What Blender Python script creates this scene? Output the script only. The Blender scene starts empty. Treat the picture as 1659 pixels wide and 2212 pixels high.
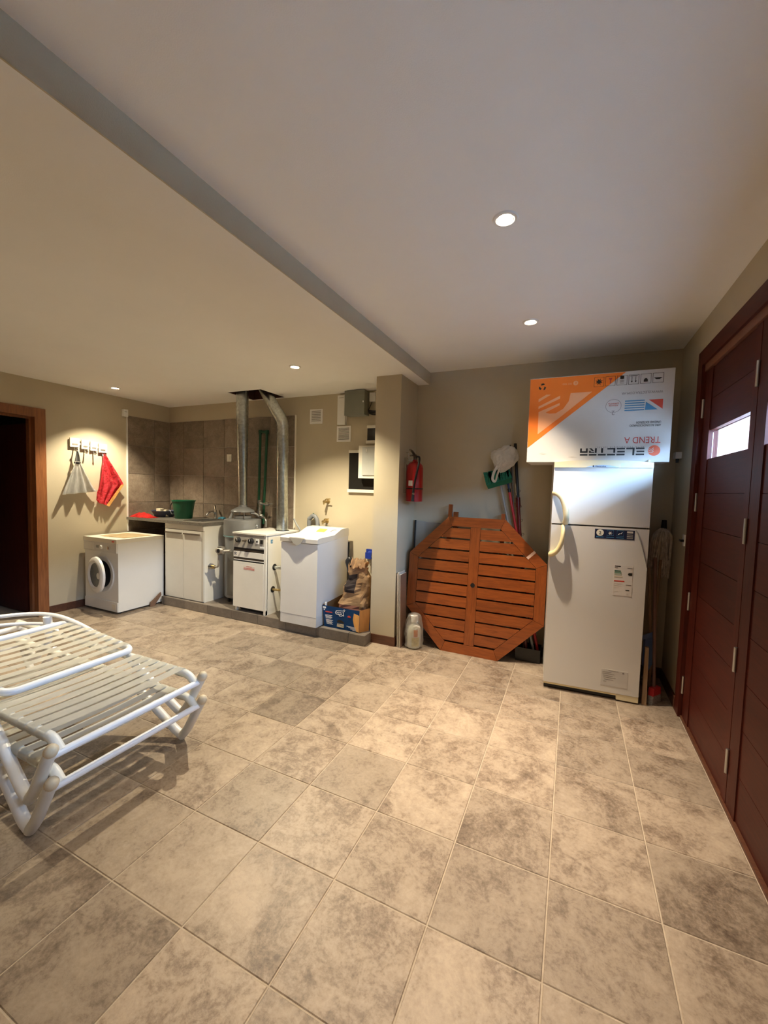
import bpy, bmesh, math, random
from mathutils import Vector, Matrix, noise
random.seed(7)
PI = math.pi
sc = bpy.context.scene
COL = sc.collection

# ---------------------------------------------------------------- camera
F_PX, PITCH, ROLL, YAW, CAM_H = 883.9, 0.05844, 0.02813, -0.4304, 1.5116
fwd = Vector((math.sin(YAW), math.cos(YAW), 0)); rgt = Vector((math.cos(YAW), -math.sin(YAW), 0)); up = Vector((0, 0, 1))
f2 = math.cos(PITCH) * fwd - math.sin(PITCH) * up
u2 = math.sin(PITCH) * fwd + math.cos(PITCH) * up
r3 = math.cos(ROLL) * rgt + math.sin(ROLL) * u2
u3 = -math.sin(ROLL) * rgt + math.cos(ROLL) * u2
cam_d = bpy.data.cameras.new('camera'); cam = bpy.data.objects.new('camera', cam_d); COL.objects.link(cam)
cam_d.sensor_fit = 'VERTICAL'; cam_d.sensor_height = 36.0; cam_d.lens = F_PX / 2212 * 36.0
cam_d.clip_start = 0.05; cam_d.clip_end = 200
mw = Matrix((r3, u3, -f2)).transposed().to_4x4(); mw.translation = (0, 0, CAM_H)
cam.matrix_world = mw
sc.camera = cam

# ---------------------------------------------------------------- world, lights, exposure
world = bpy.data.worlds.new('sky'); sc.world = world; world.use_nodes = True
bg = world.node_tree.nodes['Background']; bg.inputs[0].default_value = (0.42, 0.645, 1.0, 1); bg.inputs[1].default_value = 66.0
sc.view_settings.view_transform = 'Standard'; sc.view_settings.look = 'None'
sc.view_settings.gamma = 1.0; sc.view_settings.use_curve_mapping = False
sc.view_settings.exposure = 0.36
sc.cycles.max_bounces = 12; sc.cycles.diffuse_bounces = 8; sc.cycles.transparent_max_bounces = 16
sc.cycles.use_denoising = True
sc.cycles.sample_clamp_indirect = 8.0
LAMP_W = 165.0
LAMP_RGB = (1.0, 0.82, 0.61)
LAMP_RGB_LEFT = (1.0, 0.87, 0.62)      # the lamps of the lower ceiling are slightly greener
SPOT_DEG, SPOT_BLEND = 94, 0.75

# room constants (metres)
XR, XL, XS = 0.741, -5.255, -1.366
YB, YK, YP, YF = 3.989, 4.054, 3.398, -3.0
ZC, ZL = 2.682, 2.566
XC1, XC2, YC = -1.745, -1.487, 3.548

# leaf panes of the folding door: daylight portals
LEAF_EDGES = [3.34, 2.46, 1.58, 0.70, -0.18]
PANES = [(a - o - 0.66, a - o) for a, o in zip(LEAF_EDGES[:-1], (0.15, 0.12, 0.15, 0.12))]
for (p0, p1) in PANES:
    ld = bpy.data.lights.new('daylight_portal', 'AREA'); ld.shape = 'RECTANGLE'; ld.size = 0.20; ld.size_y = p1 - p0
    ld.cycles.is_portal = True
    lo = bpy.data.objects.new('daylight_portal', ld); COL.objects.link(lo)
    lo.location = (XR + 0.075, (p0 + p1) / 2, 1.84)
    lo.rotation_euler = (0, math.radians(90), 0)      # shines towards -X

# ================================================================ helpers
WM = {}
def wm(o): return WM.get(o.name, Matrix.Identity(4))

def tag(o, label=None, cat=None, group=None, kind=None):
    if label: o['label'] = label
    if cat: o['category'] = cat
    if group: o['group'] = group
    if kind: o['kind'] = kind
    return o

def thing(name, label, cat, loc=(0, 0, 0), rotz=0.0, group=None, rot=None):
    o = bpy.data.objects.new(name, None); COL.objects.link(o)
    o.empty_display_size = 0.1
    o.location = loc; o.rotation_euler = rot if rot else (0, 0, rotz)
    m = Matrix.Translation(loc) @ (o.rotation_euler.to_matrix().to_4x4())
    WM[o.name] = m
    return tag(o, label, cat, group)

def put(name, bm, mat, parent=None, local=False, smooth=False, bevel=0.0, seg=2, angle=None):
    """link a bmesh as one object; world coordinates unless local"""
    if bevel > 0:
        es = [e for e in bm.edges if len(e.link_faces) == 2 and e.calc_face_angle(0) > 0.6]
        bmesh.ops.bevel(bm, geom=es, offset=bevel, segments=seg, affect='EDGES', profile=0.5)
    bmesh.ops.recalc_face_normals(bm, faces=bm.faces)
    me = bpy.data.meshes.new(name); bm.to_mesh(me); bm.free()
    return put_mesh(name, me, mat, parent, local, smooth or bevel > 0, angle)

def put_mesh(name, me, mat, parent=None, local=False, smooth=False, angle=None):
    o = bpy.data.objects.new(name, me); COL.objects.link(o)
    if mat is not None and len(me.materials) == 0: me.materials.append(mat)
    if parent is not None:
        o.parent = parent
        if not local: me.transform(wm(parent).inverted())
        WM[o.name] = wm(parent).copy()
    elif not local:
        vs = [v.co for v in me.vertices]
        if vs:
            c = Vector(((min(v.x for v in vs) + max(v.x for v in vs)) / 2, (min(v.y for v in vs) + max(v.y for v in vs)) / 2, min(v.z for v in vs)))
            me.transform(Matrix.Translation(-c)); o.location = c
            WM[o.name] = Matrix.Translation(c)
    if smooth:
        for p in me.polygons: p.use_smooth = True
        try: me.set_sharp_from_angle(angle=angle if angle else 0.7)
        except Exception: pass
    return o

def B(): return bmesh.new()

def bx(bm, x0, x1, y0, y1, z0, z1):
    vs = [bm.verts.new(c) for c in ((x0, y0, z0), (x1, y0, z0), (x1, y1, z0), (x0, y1, z0), (x0, y0, z1), (x1, y0, z1), (x1, y1, z1), (x0, y1, z1))]
    for f in ((0, 3, 2, 1), (4, 5, 6, 7), (0, 1, 5, 4), (1, 2, 6, 5), (2, 3, 7, 6), (3, 0, 4, 7)):
        bm.faces.new([vs[i] for i in f])
    return bm

def box(name, x0, x1, y0, y1, z0, z1, mat, parent=None, bevel=0.0, local=False, seg=2):
    return put(name, bx(B(), x0, x1, y0, y1, z0, z1), mat, parent, local, bevel=bevel, seg=seg)

def frames(pts, closed=False):
    n = len(pts); T = []
    for i in range(n):
        if closed: d = pts[(i + 1) % n] - pts[i - 1]
        else: d = pts[min(i + 1, n - 1)] - pts[max(i - 1, 0)]
        T.append(d.normalized())
    a = Vector((0, 0, 1)) if abs(T[0].z) < 0.9 else Vector((1, 0, 0))
    N = [(a - T[0] * a.dot(T[0])).normalized()]
    for i in range(1, n):
        v = N[-1] - T[i] * N[-1].dot(T[i]); N.append(v.normalized() if v.length > 1e-6 else N[-1])
    return T, N

def smooth_path(pts, k=6):
    """Catmull-Rom through the points"""
    P = [Vector(p) for p in pts]; out = []
    for i in range(len(P) - 1):
        p0 = P[max(i - 1, 0)]; p1 = P[i]; p2 = P[i + 1]; p3 = P[min(i + 2, len(P) - 1)]
        for j in range(k):
            t = j / k
            out.append(0.5 * ((2 * p1) + (p2 - p0) * t + (2 * p0 - 5 * p1 + 4 * p2 - p3) * t * t + (3 * p1 - p0 - 3 * p2 + p3) * t ** 3))
    out.append(P[-1]); return out

def fillet(pts, r, k=5):
    """round the corners of a polyline"""
    P = [Vector(p) for p in pts]; out = [P[0]]
    for i in range(1, len(P) - 1):
        a, b, c = P[i - 1], P[i], P[i + 1]
        d1 = (a - b); d2 = (c - b); q = min(r, d1.length * 0.45, d2.length * 0.45)
        s = b + d1.normalized() * q; e = b + d2.normalized() * q
        for j in range(k + 1):
            t = j / k; out.append((1 - t) ** 2 * s + 2 * t * (1 - t) * b + t * t * e)
    out.append(P[-1]); return out

def tb(bm, pts, r, n=10, sx=1.0, cap=True, closed=False):
    pts = [Vector(p) for p in pts]
    T, N = frames(pts, closed); rings = []
    for i, p in enumerate(pts):
        b = T[i].cross(N[i]); rr = r[i] if isinstance(r, (list, tuple)) else r
        rings.append([bm.verts.new(p + (N[i] * math.cos(2 * PI * j / n) + b * math.sin(2 * PI * j / n) * sx) * rr) for j in range(n)])
    m = len(rings)
    for i in range(m if closed else m - 1):
        A = rings[i]; C = rings[(i + 1) % m]
        for j in range(n): bm.faces.new((A[j], A[(j + 1) % n], C[(j + 1) % n], C[j]))
    if cap and not closed:
        bm.faces.new(rings[0][::-1]); bm.faces.new(rings[-1])
    return bm

def tube(name, pts, r, mat, parent=None, n=10, local=False, sx=1.0, closed=False):
    return put(name, tb(B(), pts, r, n, sx, closed=closed), mat, parent, local, smooth=True)

def lt(bm, prof, n=24, M=None, close=True):
    """lathe about local Z, transformed by M; profile (r,z)"""
    M = M or Matrix.Identity(4); rings = []
    for (r, z) in prof:
        if r < 1e-5: rings.append([bm.verts.new(M @ Vector((0, 0, z)))])
        else: rings.append([bm.verts.new(M @ Vector((r * math.cos(2 * PI * j / n), r * math.sin(2 * PI * j / n), z))) for j in range(n)])
    for A, C in zip(rings[:-1], rings[1:]):
        for j in range(n):
            k = (j + 1) % n
            if len(A) == 1 and len(C) == 1: continue
            if len(A) == 1: bm.faces.new((A[0], C[j], C[k]))
            elif len(C) == 1: bm.faces.new((A[j], A[k], C[0]))
            else: bm.faces.new((A[j], A[k], C[k], C[j]))
    if close:
        if len(rings[0]) > 2: bm.faces.new(rings[0][::-1])
        if len(rings[-1]) > 2: bm.faces.new(rings[-1])
    return bm

def lathe(name, prof, mat, parent=None, at=(0, 0, 0), axis='Z', n=24, local=False, close=True, M=None):
    if M is None:
        R = {'Z': Matrix.Identity(4), 'X': Matrix.Rotation(PI / 2, 4, 'Y'), '-Y': Matrix.Rotation(PI / 2, 4, 'X'), 'Y': Matrix.Rotation(-PI / 2, 4, 'X'), '-Z': Matrix.Rotation(PI, 4, 'X')}[axis]
        M = Matrix.Translation(at) @ R
    return put(name, lt(B(), prof, n, M, close), mat, parent, local, smooth=True)

def pr(bm, poly, o, a, b, t):
    """prism: 2D polygon in plane o + u*a + v*b, thickness vector t"""
    o, a, b, t = map(Vector, (o, a, b, t))
    v0 = [bm.verts.new(o + a * p[0] + b * p[1]) for p in poly]; v1 = [bm.verts.new(v.co + t) for v in v0]
    n = len(poly); bm.faces.new(v0[::-1]); bm.faces.new(v1)
    for i in range(n): bm.faces.new((v0[i], v0[(i + 1) % n], v1[(i + 1) % n], v1[i]))
    return bm

def xz(name, poly, y, th, mat, parent=None, local=False, bevel=0):
    """polygon given in (x,z) at y, extruded towards -Y by th"""
    return put(name, pr(B(), poly, (0, y, 0), (1, 0, 0), (0, 0, 1), (0, -th, 0)), mat, parent, local, bevel=bevel)

def grid_slab(name, us, vs, holes, w0, w1, axis, mat, parent=None, kind=None):
    """slab split into a grid with cells left out; axis X,Y or Z is the thickness direction"""
    bm = B(); cache = {}
    def V(i, j, k):
        key = (i, j, k)
        if key not in cache:
            u, v, w = us[i], vs[j], (w0, w1)[k]
            cache[key] = bm.verts.new({'Z': (u, v, w), 'X': (w, u, v), 'Y': (u, w, v)}[axis])
        return cache[key]
    nu, nv = len(us) - 1, len(vs) - 1
    solid = lambda i, j: 0 <= i < nu and 0 <= j < nv and (i, j) not in holes
    for i in range(nu):
        for j in range(nv):
            if not solid(i, j): continue
            for k in (0, 1): bm.faces.new((V(i, j, k), V(i + 1, j, k), V(i + 1, j + 1, k), V(i, j + 1, k)))
            for (di, dj, a, b) in ((-1, 0, (i, j), (i, j + 1)), (1, 0, (i + 1, j), (i + 1, j + 1)), (0, -1, (i, j), (i + 1, j)), (0, 1, (i, j + 1), (i + 1, j + 1))):
                if not solid(i + di, j + dj):
                    bm.faces.new((V(*a, 0), V(*b, 0), V(*b, 1), V(*a, 1)))
    o = put(name, bm, mat, parent)
    if kind: o['kind'] = kind
    return o

def text(name, s, size, at, right, upv, mat, parent, local=False, sxy=(1, 1), align='LEFT', th=0.0006):
    cu = bpy.data.curves.new('t', 'FONT'); cu.body = s; cu.size = size; cu.extrude = th; cu.align_x = align; cu.resolution_u = 3
    ob = bpy.data.objects.new('t', cu); COL.objects.link(ob)
    dg = bpy.context.evaluated_depsgraph_get()
    me = bpy.data.meshes.new_from_object(ob.evaluated_get(dg))
    bpy.data.objects.remove(ob); bpy.data.curves.remove(cu)
    r = Vector(right).normalized(); u = Vector(upv).normalized(); n = r.cross(u)
    M = Matrix((r * sxy[0], u * sxy[1], n)).transposed().to_4x4(); M.translation = Vector(at)
    me.transform(M); me.name = name; me.materials.clear()
    return put_mesh(name, me, mat, parent, local)

def struct(o, label=None):
    o['kind'] = 'structure'
    if label: o['label'] = label
    return o

def dup(o, parent=None, loc=None):
    c = o.copy(); COL.objects.link(c)
    if parent is not None: c.parent = parent
    if loc is not None: c.location = loc
    return c

# ================================================================ materials
MAT = {}
def nt(name):
    m = bpy.data.materials.new(name); m.use_nodes = True; t = m.node_tree
    return m, t, t.nodes['Principled BSDF']

def N(t, typ, **kw):
    n = t.nodes.new(typ)
    for k, v in kw.items():
        if hasattr(n, k) and k not in ('inputs',): setattr(n, k, v)
    return n

def setin(n, **kw):
    for k, v in kw.items(): n.inputs[k.replace('_', ' ')].default_value = v

def ramp(t, stops):
    r = t.nodes.new('ShaderNodeValToRGB'); e = r.color_ramp.elements
    while len(e) > 1: e.remove(e[-1])
    e[0].position = stops[0][0]; e[0].color = (*stops[0][1], 1)
    for p, c in stops[1:]:
        x = e.new(p); x.color = (*c, 1)
    return r

def pm(name, col, rough=0.5, metal=0.0, var=0.06, scale=6.0, bump=0.0, bscale=60.0, detail=4, coat=0.0, stretch=None, spec=0.5, sss=0):
    """painted / plastic / metal surface: gentle procedural variation of one colour"""
    m, t, p = nt(name); setin(p, Roughness=rough, Metallic=metal); p.inputs['Specular IOR Level'].default_value = spec
    tc = t.nodes.new('ShaderNodeTexCoord'); src = tc.outputs['Object']
    if stretch:
        mp = t.nodes.new('ShaderNodeMapping'); mp.inputs['Scale'].default_value = stretch; t.links.new(src, mp.inputs[0]); src = mp.outputs[0]
    n = t.nodes.new('ShaderNodeTexNoise'); setin(n, Scale=scale, Detail=detail, Roughness=0.6); t.links.new(src, n.inputs['Vector'])
    lo = tuple(max(0, c * (1 - var)) for c in col); hi = tuple(min(1, c * (1 + var)) for c in col)
    r = ramp(t, [(0.3, lo), (0.7, hi)]); t.links.new(n.outputs[0], r.inputs[0]); t.links.new(r.outputs[0], p.inputs['Base Color'])
    if bump:
        n2 = t.nodes.new('ShaderNodeTexNoise'); setin(n2, Scale=bscale, Detail=3); t.links.new(src, n2.inputs['Vector'])
        b = t.nodes.new('ShaderNodeBump'); setin(b, Strength=bump, Distance=0.01); t.links.new(n2.outputs[0], b.inputs['Height']); t.links.new(b.outputs[0], p.inputs['Normal'])
    if coat: p.inputs['Coat Weight'].default_value = coat
    MAT[name] = m; return m

def tilemat(name, stops, scale, rough=0.45, bump=0.25, rnd=True):
    m, t, p = nt(name)
    tc = t.nodes.new('ShaderNodeTexCoord'); src = tc.outputs['Object']
    if rnd:
        oi = t.nodes.new('ShaderNodeObjectInfo'); mu = t.nodes.new('ShaderNodeMath'); mu.operation = 'MULTIPLY'; mu.inputs[1].default_value = 57.0
        t.links.new(oi.outputs['Random'], mu.inputs[0]); ad = t.nodes.new('ShaderNodeVectorMath'); ad.operation = 'ADD'
        t.links.new(src, ad.inputs[0]); t.links.new(mu.outputs[0], ad.inputs[1]); src = ad.outputs[0]
    n1 = t.nodes.new('ShaderNodeTexNoise'); setin(n1, Scale=scale, Detail=9, Roughness=0.68, Distortion=0.9); t.links.new(src, n1.inputs['Vector'])
    n3 = t.nodes.new('ShaderNodeTexNoise'); setin(n3, Scale=scale * 4.5, Detail=8, Roughness=0.75, Distortion=0.6); t.links.new(src, n3.inputs['Vector'])
    mx = t.nodes.new('ShaderNodeMix'); mx.data_type = 'FLOAT'; mx.inputs[0].default_value = 0.46
    t.links.new(n1.outputs[0], mx.inputs[2]); t.links.new(n3.outputs[0], mx.inputs[3])
    n5 = t.nodes.new('ShaderNodeTexNoise'); setin(n5, Scale=scale * 22, Detail=4, Roughness=0.7); t.links.new(src, n5.inputs['Vector'])
    mx2 = t.nodes.new('ShaderNodeMix'); mx2.data_type = 'FLOAT'; mx2.inputs[0].default_value = 0.22
    t.links.new(mx.outputs[0], mx2.inputs[2]); t.links.new(n5.outputs[0], mx2.inputs[3])
    r = ramp(t, stops); t.links.new(mx2.outputs[0], r.inputs[0])
    if rnd:
        hs = t.nodes.new('ShaderNodeHueSaturation'); mr = t.nodes.new('ShaderNodeMapRange'); mr.inputs[3].default_value = 0.80; mr.inputs[4].default_value = 1.14
        t.links.new(oi.outputs['Random'], mr.inputs[0]); t.links.new(mr.outputs[0], hs.inputs['Value']); t.links.new(r.outputs[0], hs.inputs['Color'])
        t.links.new(hs.outputs[0], p.inputs['Base Color'])
    else: t.links.new(r.outputs[0], p.inputs['Base Color'])
    b = t.nodes.new('ShaderNodeBump'); setin(b, Strength=bump, Distance=0.004); t.links.new(n3.outputs[0], b.inputs['Height']); t.links.new(b.outputs[0], p.inputs['Normal'])
    rr = t.nodes.new('ShaderNodeMapRange'); rr.inputs[3].default_value = rough - 0.1; rr.inputs[4].default_value = rough + 0.15
    t.links.new(n3.outputs[0], rr.inputs[0]); t.links.new(rr.outputs[0], p.inputs['Roughness'])
    MAT[name] = m; return m

def wood(name, dark, light, stretch, rough=0.35, scale=4.0, coat=0.0):
    m, t, p = nt(name); setin(p, Roughness=rough)
    p.inputs['Specular IOR Level'].default_value = 0.25 if name.startswith('red_door') else 0.5
    tc = t.nodes.new('ShaderNodeTexCoord'); oi = t.nodes.new('ShaderNodeObjectInfo')
    mu = t.nodes.new('ShaderNodeMath'); mu.operation = 'MULTIPLY'; mu.inputs[1].default_value = 31.0; t.links.new(oi.outputs['Random'], mu.inputs[0])
    ad = t.nodes.new('ShaderNodeVectorMath'); ad.operation = 'ADD'; t.links.new(tc.outputs['Object'], ad.inputs[0]); t.links.new(mu.outputs[0], ad.inputs[1])
    mp = t.nodes.new('ShaderNodeMapping'); mp.inputs['Scale'].default_value = stretch; t.links.new(ad.outputs[0], mp.inputs[0])
    n = t.nodes.new('ShaderNodeTexNoise'); setin(n, Scale=scale, Detail=8, Roughness=0.65, Distortion=0.6); t.links.new(mp.outputs[0], n.inputs['Vector'])
    r = ramp(t, [(0.28, dark), (0.62, light)]); t.links.new(n.outputs[0], r.inputs[0])
    hs = t.nodes.new('ShaderNodeHueSaturation'); mr = t.nodes.new('ShaderNodeMapRange'); mr.inputs[3].default_value = 0.86; mr.inputs[4].default_value = 1.12
    t.links.new(oi.outputs['Random'], mr.inputs[0]); t.links.new(mr.outputs[0], hs.inputs['Value']); t.links.new(r.outputs[0], hs.inputs['Color'])
    t.links.new(hs.outputs[0], p.inputs['Base Color'])
    b = t.nodes.new('ShaderNodeBump'); setin(b, Strength=0.12, Distance=0.003); t.links.new(n.outputs[0], b.inputs['Height']); t.links.new(b.outputs[0], p.inputs['Normal'])
    if coat: p.inputs['Coat Weight'].default_value = coat
    MAT[name] = m; return m

def clear(name, tint=(1, 1, 1), mixf=0.08, body=None, bodyf=0.0, rough=0.05):
    """thin see-through sheet: transparent + a little gloss (+ milky body)"""
    m = bpy.data.materials.new(name); m.use_nodes = True; t = m.node_tree; t.nodes.remove(t.nodes['Principled BSDF'])
    out = t.nodes['Material Output']; tr = t.nodes.new('ShaderNodeBsdfTransparent'); tr.inputs[0].default_value = (*tint, 1)
    gl = t.nodes.new('ShaderNodeBsdfGlossy'); gl.inputs['Roughness'].default_value = rough
    mx = t.nodes.new('ShaderNodeMixShader'); mx.inputs[0].default_value = mixf
    t.links.new(tr.outputs[0], mx.inputs[1]); t.links.new(gl.outputs[0], mx.inputs[2]); s = mx.outputs[0]
    if body:
        df = t.nodes.new('ShaderNodeBsdfDiffuse'); df.inputs[0].default_value = (*body, 1)
        tl = t.nodes.new('ShaderNodeBsdfTranslucent'); tl.inputs[0].default_value = (*body, 1)
        md = t.nodes.new('ShaderNodeMixShader'); md.inputs[0].default_value = 0.4; t.links.new(df.outputs[0], md.inputs[1]); t.links.new(tl.outputs[0], md.inputs[2])
        m2 = t.nodes.new('ShaderNodeMixShader'); m2.inputs[0].default_value = bodyf
        t.links.new(s, m2.inputs[1]); t.links.new(md.outputs[0], m2.inputs[2]); s = m2.outputs[0]
    t.links.new(s, out.inputs[0]); MAT[name] = m; return m

def emit(name, col, s):
    m, t, p = nt(name); setin(p, Roughness=0.3); p.inputs['Base Color'].default_value = (*col, 1)
    p.inputs['Emission Color'].default_value = (*col, 1); p.inputs['Emission Strength'].default_value = s
    MAT[name] = m; return m

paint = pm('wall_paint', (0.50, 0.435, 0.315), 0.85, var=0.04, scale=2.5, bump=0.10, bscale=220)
white_paint = pm('ceiling_paint', (0.88, 0.87, 0.85), 0.9, var=0.02, scale=1.5, bump=0.08, bscale=260)
floor_t = tilemat('floor_tile', [(0.38, (0.120, 0.084, 0.059)), (0.45, (0.225, 0.170, 0.125)), (0.505, (0.330, 0.260, 0.195)), (0.60, (0.415, 0.334, 0.254))], 3.0, 0.42, 0.3)
grout = pm('grout', (0.44, 0.365, 0.28), 0.9, var=0.12, scale=30)
wall_t = tilemat('wall_tile', [(0.36, (0.125, 0.092, 0.066)), (0.50, (0.225, 0.175, 0.132)), (0.62, (0.325, 0.265, 0.205))], 3.6, 0.4, 0.12)
wall_grout = pm('wall_grout', (0.46, 0.40, 0.33), 0.9, var=0.1, scale=30)
plinth_t = tilemat('plinth_tile', [(0.34, (0.135, 0.11, 0.088)), (0.52, (0.205, 0.172, 0.142)), (0.66, (0.28, 0.24, 0.20))], 5.0, 0.45, 0.12)
door_wood = wood('red_door_wood', (0.045, 0.0065, 0.004), (0.080, 0.0125, 0.006), (14, 1.2, 14), 0.48)
door_wood_v = wood('red_door_wood_upright', (0.045, 0.0065, 0.004), (0.080, 0.0125, 0.006), (14, 14, 1.2), 0.48)
frame_wood = wood('frame_wood', (0.16, 0.055, 0.020), (0.28, 0.105, 0.035), (14, 14, 1.2), 0.4)
skirt = wood('skirting_wood', (0.06, 0.022, 0.012), (0.12, 0.045, 0.022), (1.5, 14, 14), 0.45)
teak_x = wood('table_wood_across', (0.15, 0.032, 0.006), (0.285, 0.072, 0.014), (1.3, 12, 12), 0.33, 4.5, 0.15)
teak_z = wood('table_wood_upright', (0.15, 0.032, 0.006), (0.285, 0.072, 0.014), (12, 12, 1.3), 0.33, 4.5, 0.15)
white_enamel = pm('white_enamel', (0.80, 0.79, 0.76), 0.32, var=0.02, scale=3)
cream_enamel = pm('cream_enamel', (0.80, 0.76, 0.66), 0.35, var=0.03, scale=3)
boiler_white = pm('boiler_white', (0.78, 0.76, 0.70), 0.4, var=0.03, scale=4)
cabinet_white = pm('cabinet_white', (0.72, 0.70, 0.64), 0.4, var=0.03, scale=5)
aged_cream = pm('aged_cream_plastic', (0.80, 0.68, 0.38), 0.35, var=0.08, scale=8)
aged_light = pm('aged_light_plastic', (0.80, 0.71, 0.46), 0.35, var=0.05, scale=8)
panel_grey = pm('panel_grey', (0.40, 0.38, 0.335), 0.45, var=0.03)
black_pl = pm('black_plastic', (0.012, 0.012, 0.013), 0.35, var=0.2)
black_gl = pm('black_glass', (0.02, 0.018, 0.016), 0.12, var=0.1)
dark_bronze = pm('dark_bronze', (0.12, 0.095, 0.07), 0.35, 0.6, var=0.1)
grey_pl = pm('grey_plastic', (0.33, 0.34, 0.33), 0.45, var=0.05)
tank_grey = pm('tank_grey', (0.25, 0.255, 0.26), 0.36, 0.35, var=0.06, scale=5)
galv = pm('galvanised_steel', (0.60, 0.635, 0.62), 0.28, 1.0, var=0.20, scale=34, bump=0.05, bscale=40, detail=2)
steel = pm('steel', (0.66, 0.66, 0.64), 0.22, 1.0, var=0.05)
brushed = pm('brushed_steel', (0.55, 0.54, 0.52), 0.33, 1.0, var=0.08)
brass = pm('brass', (0.46, 0.34, 0.15), 0.38, 0.85, var=0.15, scale=20)
old_metal = pm('dull_fitting_metal', (0.36, 0.33, 0.29), 0.45, 0.7, var=0.25, scale=25)
chrome = pm('chrome', (0.8, 0.8, 0.8), 0.12, 1.0, var=0.02)
green_pipe = pm('green_pipe', (0.006, 0.075, 0.035), 0.4, var=0.15)
green_pl = pm('green_plastic', (0.006, 0.105, 0.048), 0.38, var=0.08)
green_br = pm('green_bristle', (0.006, 0.16, 0.11), 0.75, var=0.35, scale=60, bump=0.8, bscale=150)
blue_basin = pm('slate_blue_plastic', (0.045, 0.055, 0.10), 0.4, var=0.08)
blue_pl = pm('blue_plastic', (0.010, 0.035, 0.30), 0.4, var=0.1)
dusty_blue = pm('dusty_blue_plastic', (0.10, 0.17, 0.36), 0.5, var=0.1)
navy = pm('navy_print', (0.008, 0.014, 0.055), 0.45, var=0.1)
red_paint = pm('red_paint', (0.36, 0.006, 0.008), 0.28, var=0.06, coat=0.3)
red_pole = pm('red_pole', (0.50, 0.03, 0.035), 0.35, var=0.06)
darkred_pole = pm('dark_red_pole', (0.10, 0.010, 0.010), 0.3, var=0.1)
blue_pole = pm('navy_pole', (0.012, 0.028, 0.10), 0.4, var=0.1)
granite = pm('granite', (0.16, 0.145, 0.125), 0.28, var=0.45, scale=120, detail=3)
box_white = pm('white_card', (0.66, 0.645, 0.62), 0.65, var=0.035, scale=4)
box_orange = pm('orange_print', (0.90, 0.20, 0.012), 0.5, var=0.04)
box_peach = pm('peach_print', (0.93, 0.42, 0.20), 0.5, var=0.03)
print_black = pm('black_print', (0.012, 0.011, 0.010), 0.5, var=0.1)
print_grey = pm('grey_print', (0.24, 0.22, 0.21), 0.6, var=0.1)
print_red = pm('red_print', (0.55, 0.06, 0.04), 0.55, var=0.06)
print_blue = pm('blue_print', (0.06, 0.23, 0.42), 0.55, var=0.06)
print_white = pm('white_print', (0.85, 0.85, 0.83), 0.55, var=0.03)
ball_orange = pm('ball_orange', (0.80, 0.13, 0.045), 0.5, var=0.04)
box_blue = pm('blue_card', (0.010, 0.085, 0.27), 0.5, var=0.06)
banana = pm('yellow_orange_print', (0.72, 0.36, 0.10), 0.55, var=0.18, scale=5, stretch=(3, 3, 0.6))
card_brown = pm('brown_card', (0.36, 0.20, 0.085), 0.75, var=0.1, scale=10)
kraft = pm('kraft_paper', (0.52, 0.33, 0.17), 0.7, var=0.16, scale=9, bump=0.3, bscale=25)
yellow_st = pm('yellow_green_sticker', (0.70, 0.80, 0.10), 0.5, var=0.05)
pale_st = pm('pale_sticker', (0.62, 0.58, 0.52), 0.5, var=0.04)
lounger_w = pm('lounger_white_metal', (0.84, 0.84, 0.85), 0.3, var=0.02)
lounger_c = pm('lounger_grey_tube', (0.72, 0.70, 0.64), 0.4, var=0.06, scale=10)
strap_m = pm('vinyl_strap', (0.80, 0.78, 0.71), 0.4, var=0.05, scale=5)
cap_m = pm('tan_end_cap', (0.66, 0.55, 0.38), 0.5, var=0.12, scale=25)
red_cloth = pm('red_cloth', (0.72, 0.025, 0.018), 0.8, var=0.25, scale=18, bump=0.4, bscale=90)
blue_cloth = pm('blue_cloth', (0.03, 0.16, 0.24), 0.85, var=0.2, scale=20)
sponge = pm('cream_sponge', (0.76, 0.66, 0.48), 0.9, var=0.1, scale=30, bump=0.5)
silver_cloth = pm('silver_fabric', (0.66, 0.66, 0.65), 0.35, 0.25, var=0.25, scale=7, stretch=(3, 3, 1))
mat_cream = pm('cream_mat', (0.70, 0.58, 0.36), 0.8, var=0.08, scale=20)
board_w = pm('pale_board', (0.62, 0.56, 0.47), 0.6, var=0.06)
board_b = pm('brown_board', (0.20, 0.115, 0.075), 0.5, var=0.1)
stick_wood = wood('pale_stick_wood', (0.28, 0.17, 0.09), (0.42, 0.28, 0.16), (14, 14, 1), 0.6)
plaque_m = pm('pale_plaque', (0.70, 0.64, 0.52), 0.55, var=0.25, scale=30)
mop_m = pm('mop_yarn', (0.55, 0.49, 0.41), 0.95, var=0.3, scale=25)
bristle = pm('grey_bristle', (0.30, 0.29, 0.28), 0.9, var=0.3, scale=80)
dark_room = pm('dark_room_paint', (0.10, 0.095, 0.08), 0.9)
soot = pm('shaft_brick', (0.06, 0.02, 0.012), 0.9, var=0.3, scale=12)
outside_g = pm('outdoor_paving', (0.33, 0.325, 0.31), 0.9, var=0.2)
pink_post = pm('pink_render', (0.52, 0.30, 0.26), 0.8, var=0.12, scale=8)
bark = pm('bark', (0.12, 0.10, 0.085), 0.9, var=0.3)
leaf_m = pm('pale_leaf', (0.30, 0.40, 0.26), 0.7, var=0.3, scale=10)
glass = clear('window_glass', (0.96, 0.98, 0.98), 0.06)
film = clear('clear_plastic', (0.9, 0.9, 0.9), 0.16, (0.8, 0.78, 0.74), 0.25, 0.12)
bagplastic = clear('white_bag_plastic', (0.9, 0.9, 0.88), 0.10, (0.88, 0.86, 0.82), 0.78, 0.25)
bulb = emit('halogen_bulb', (1.0, 0.86, 0.62), 40.0)

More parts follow.
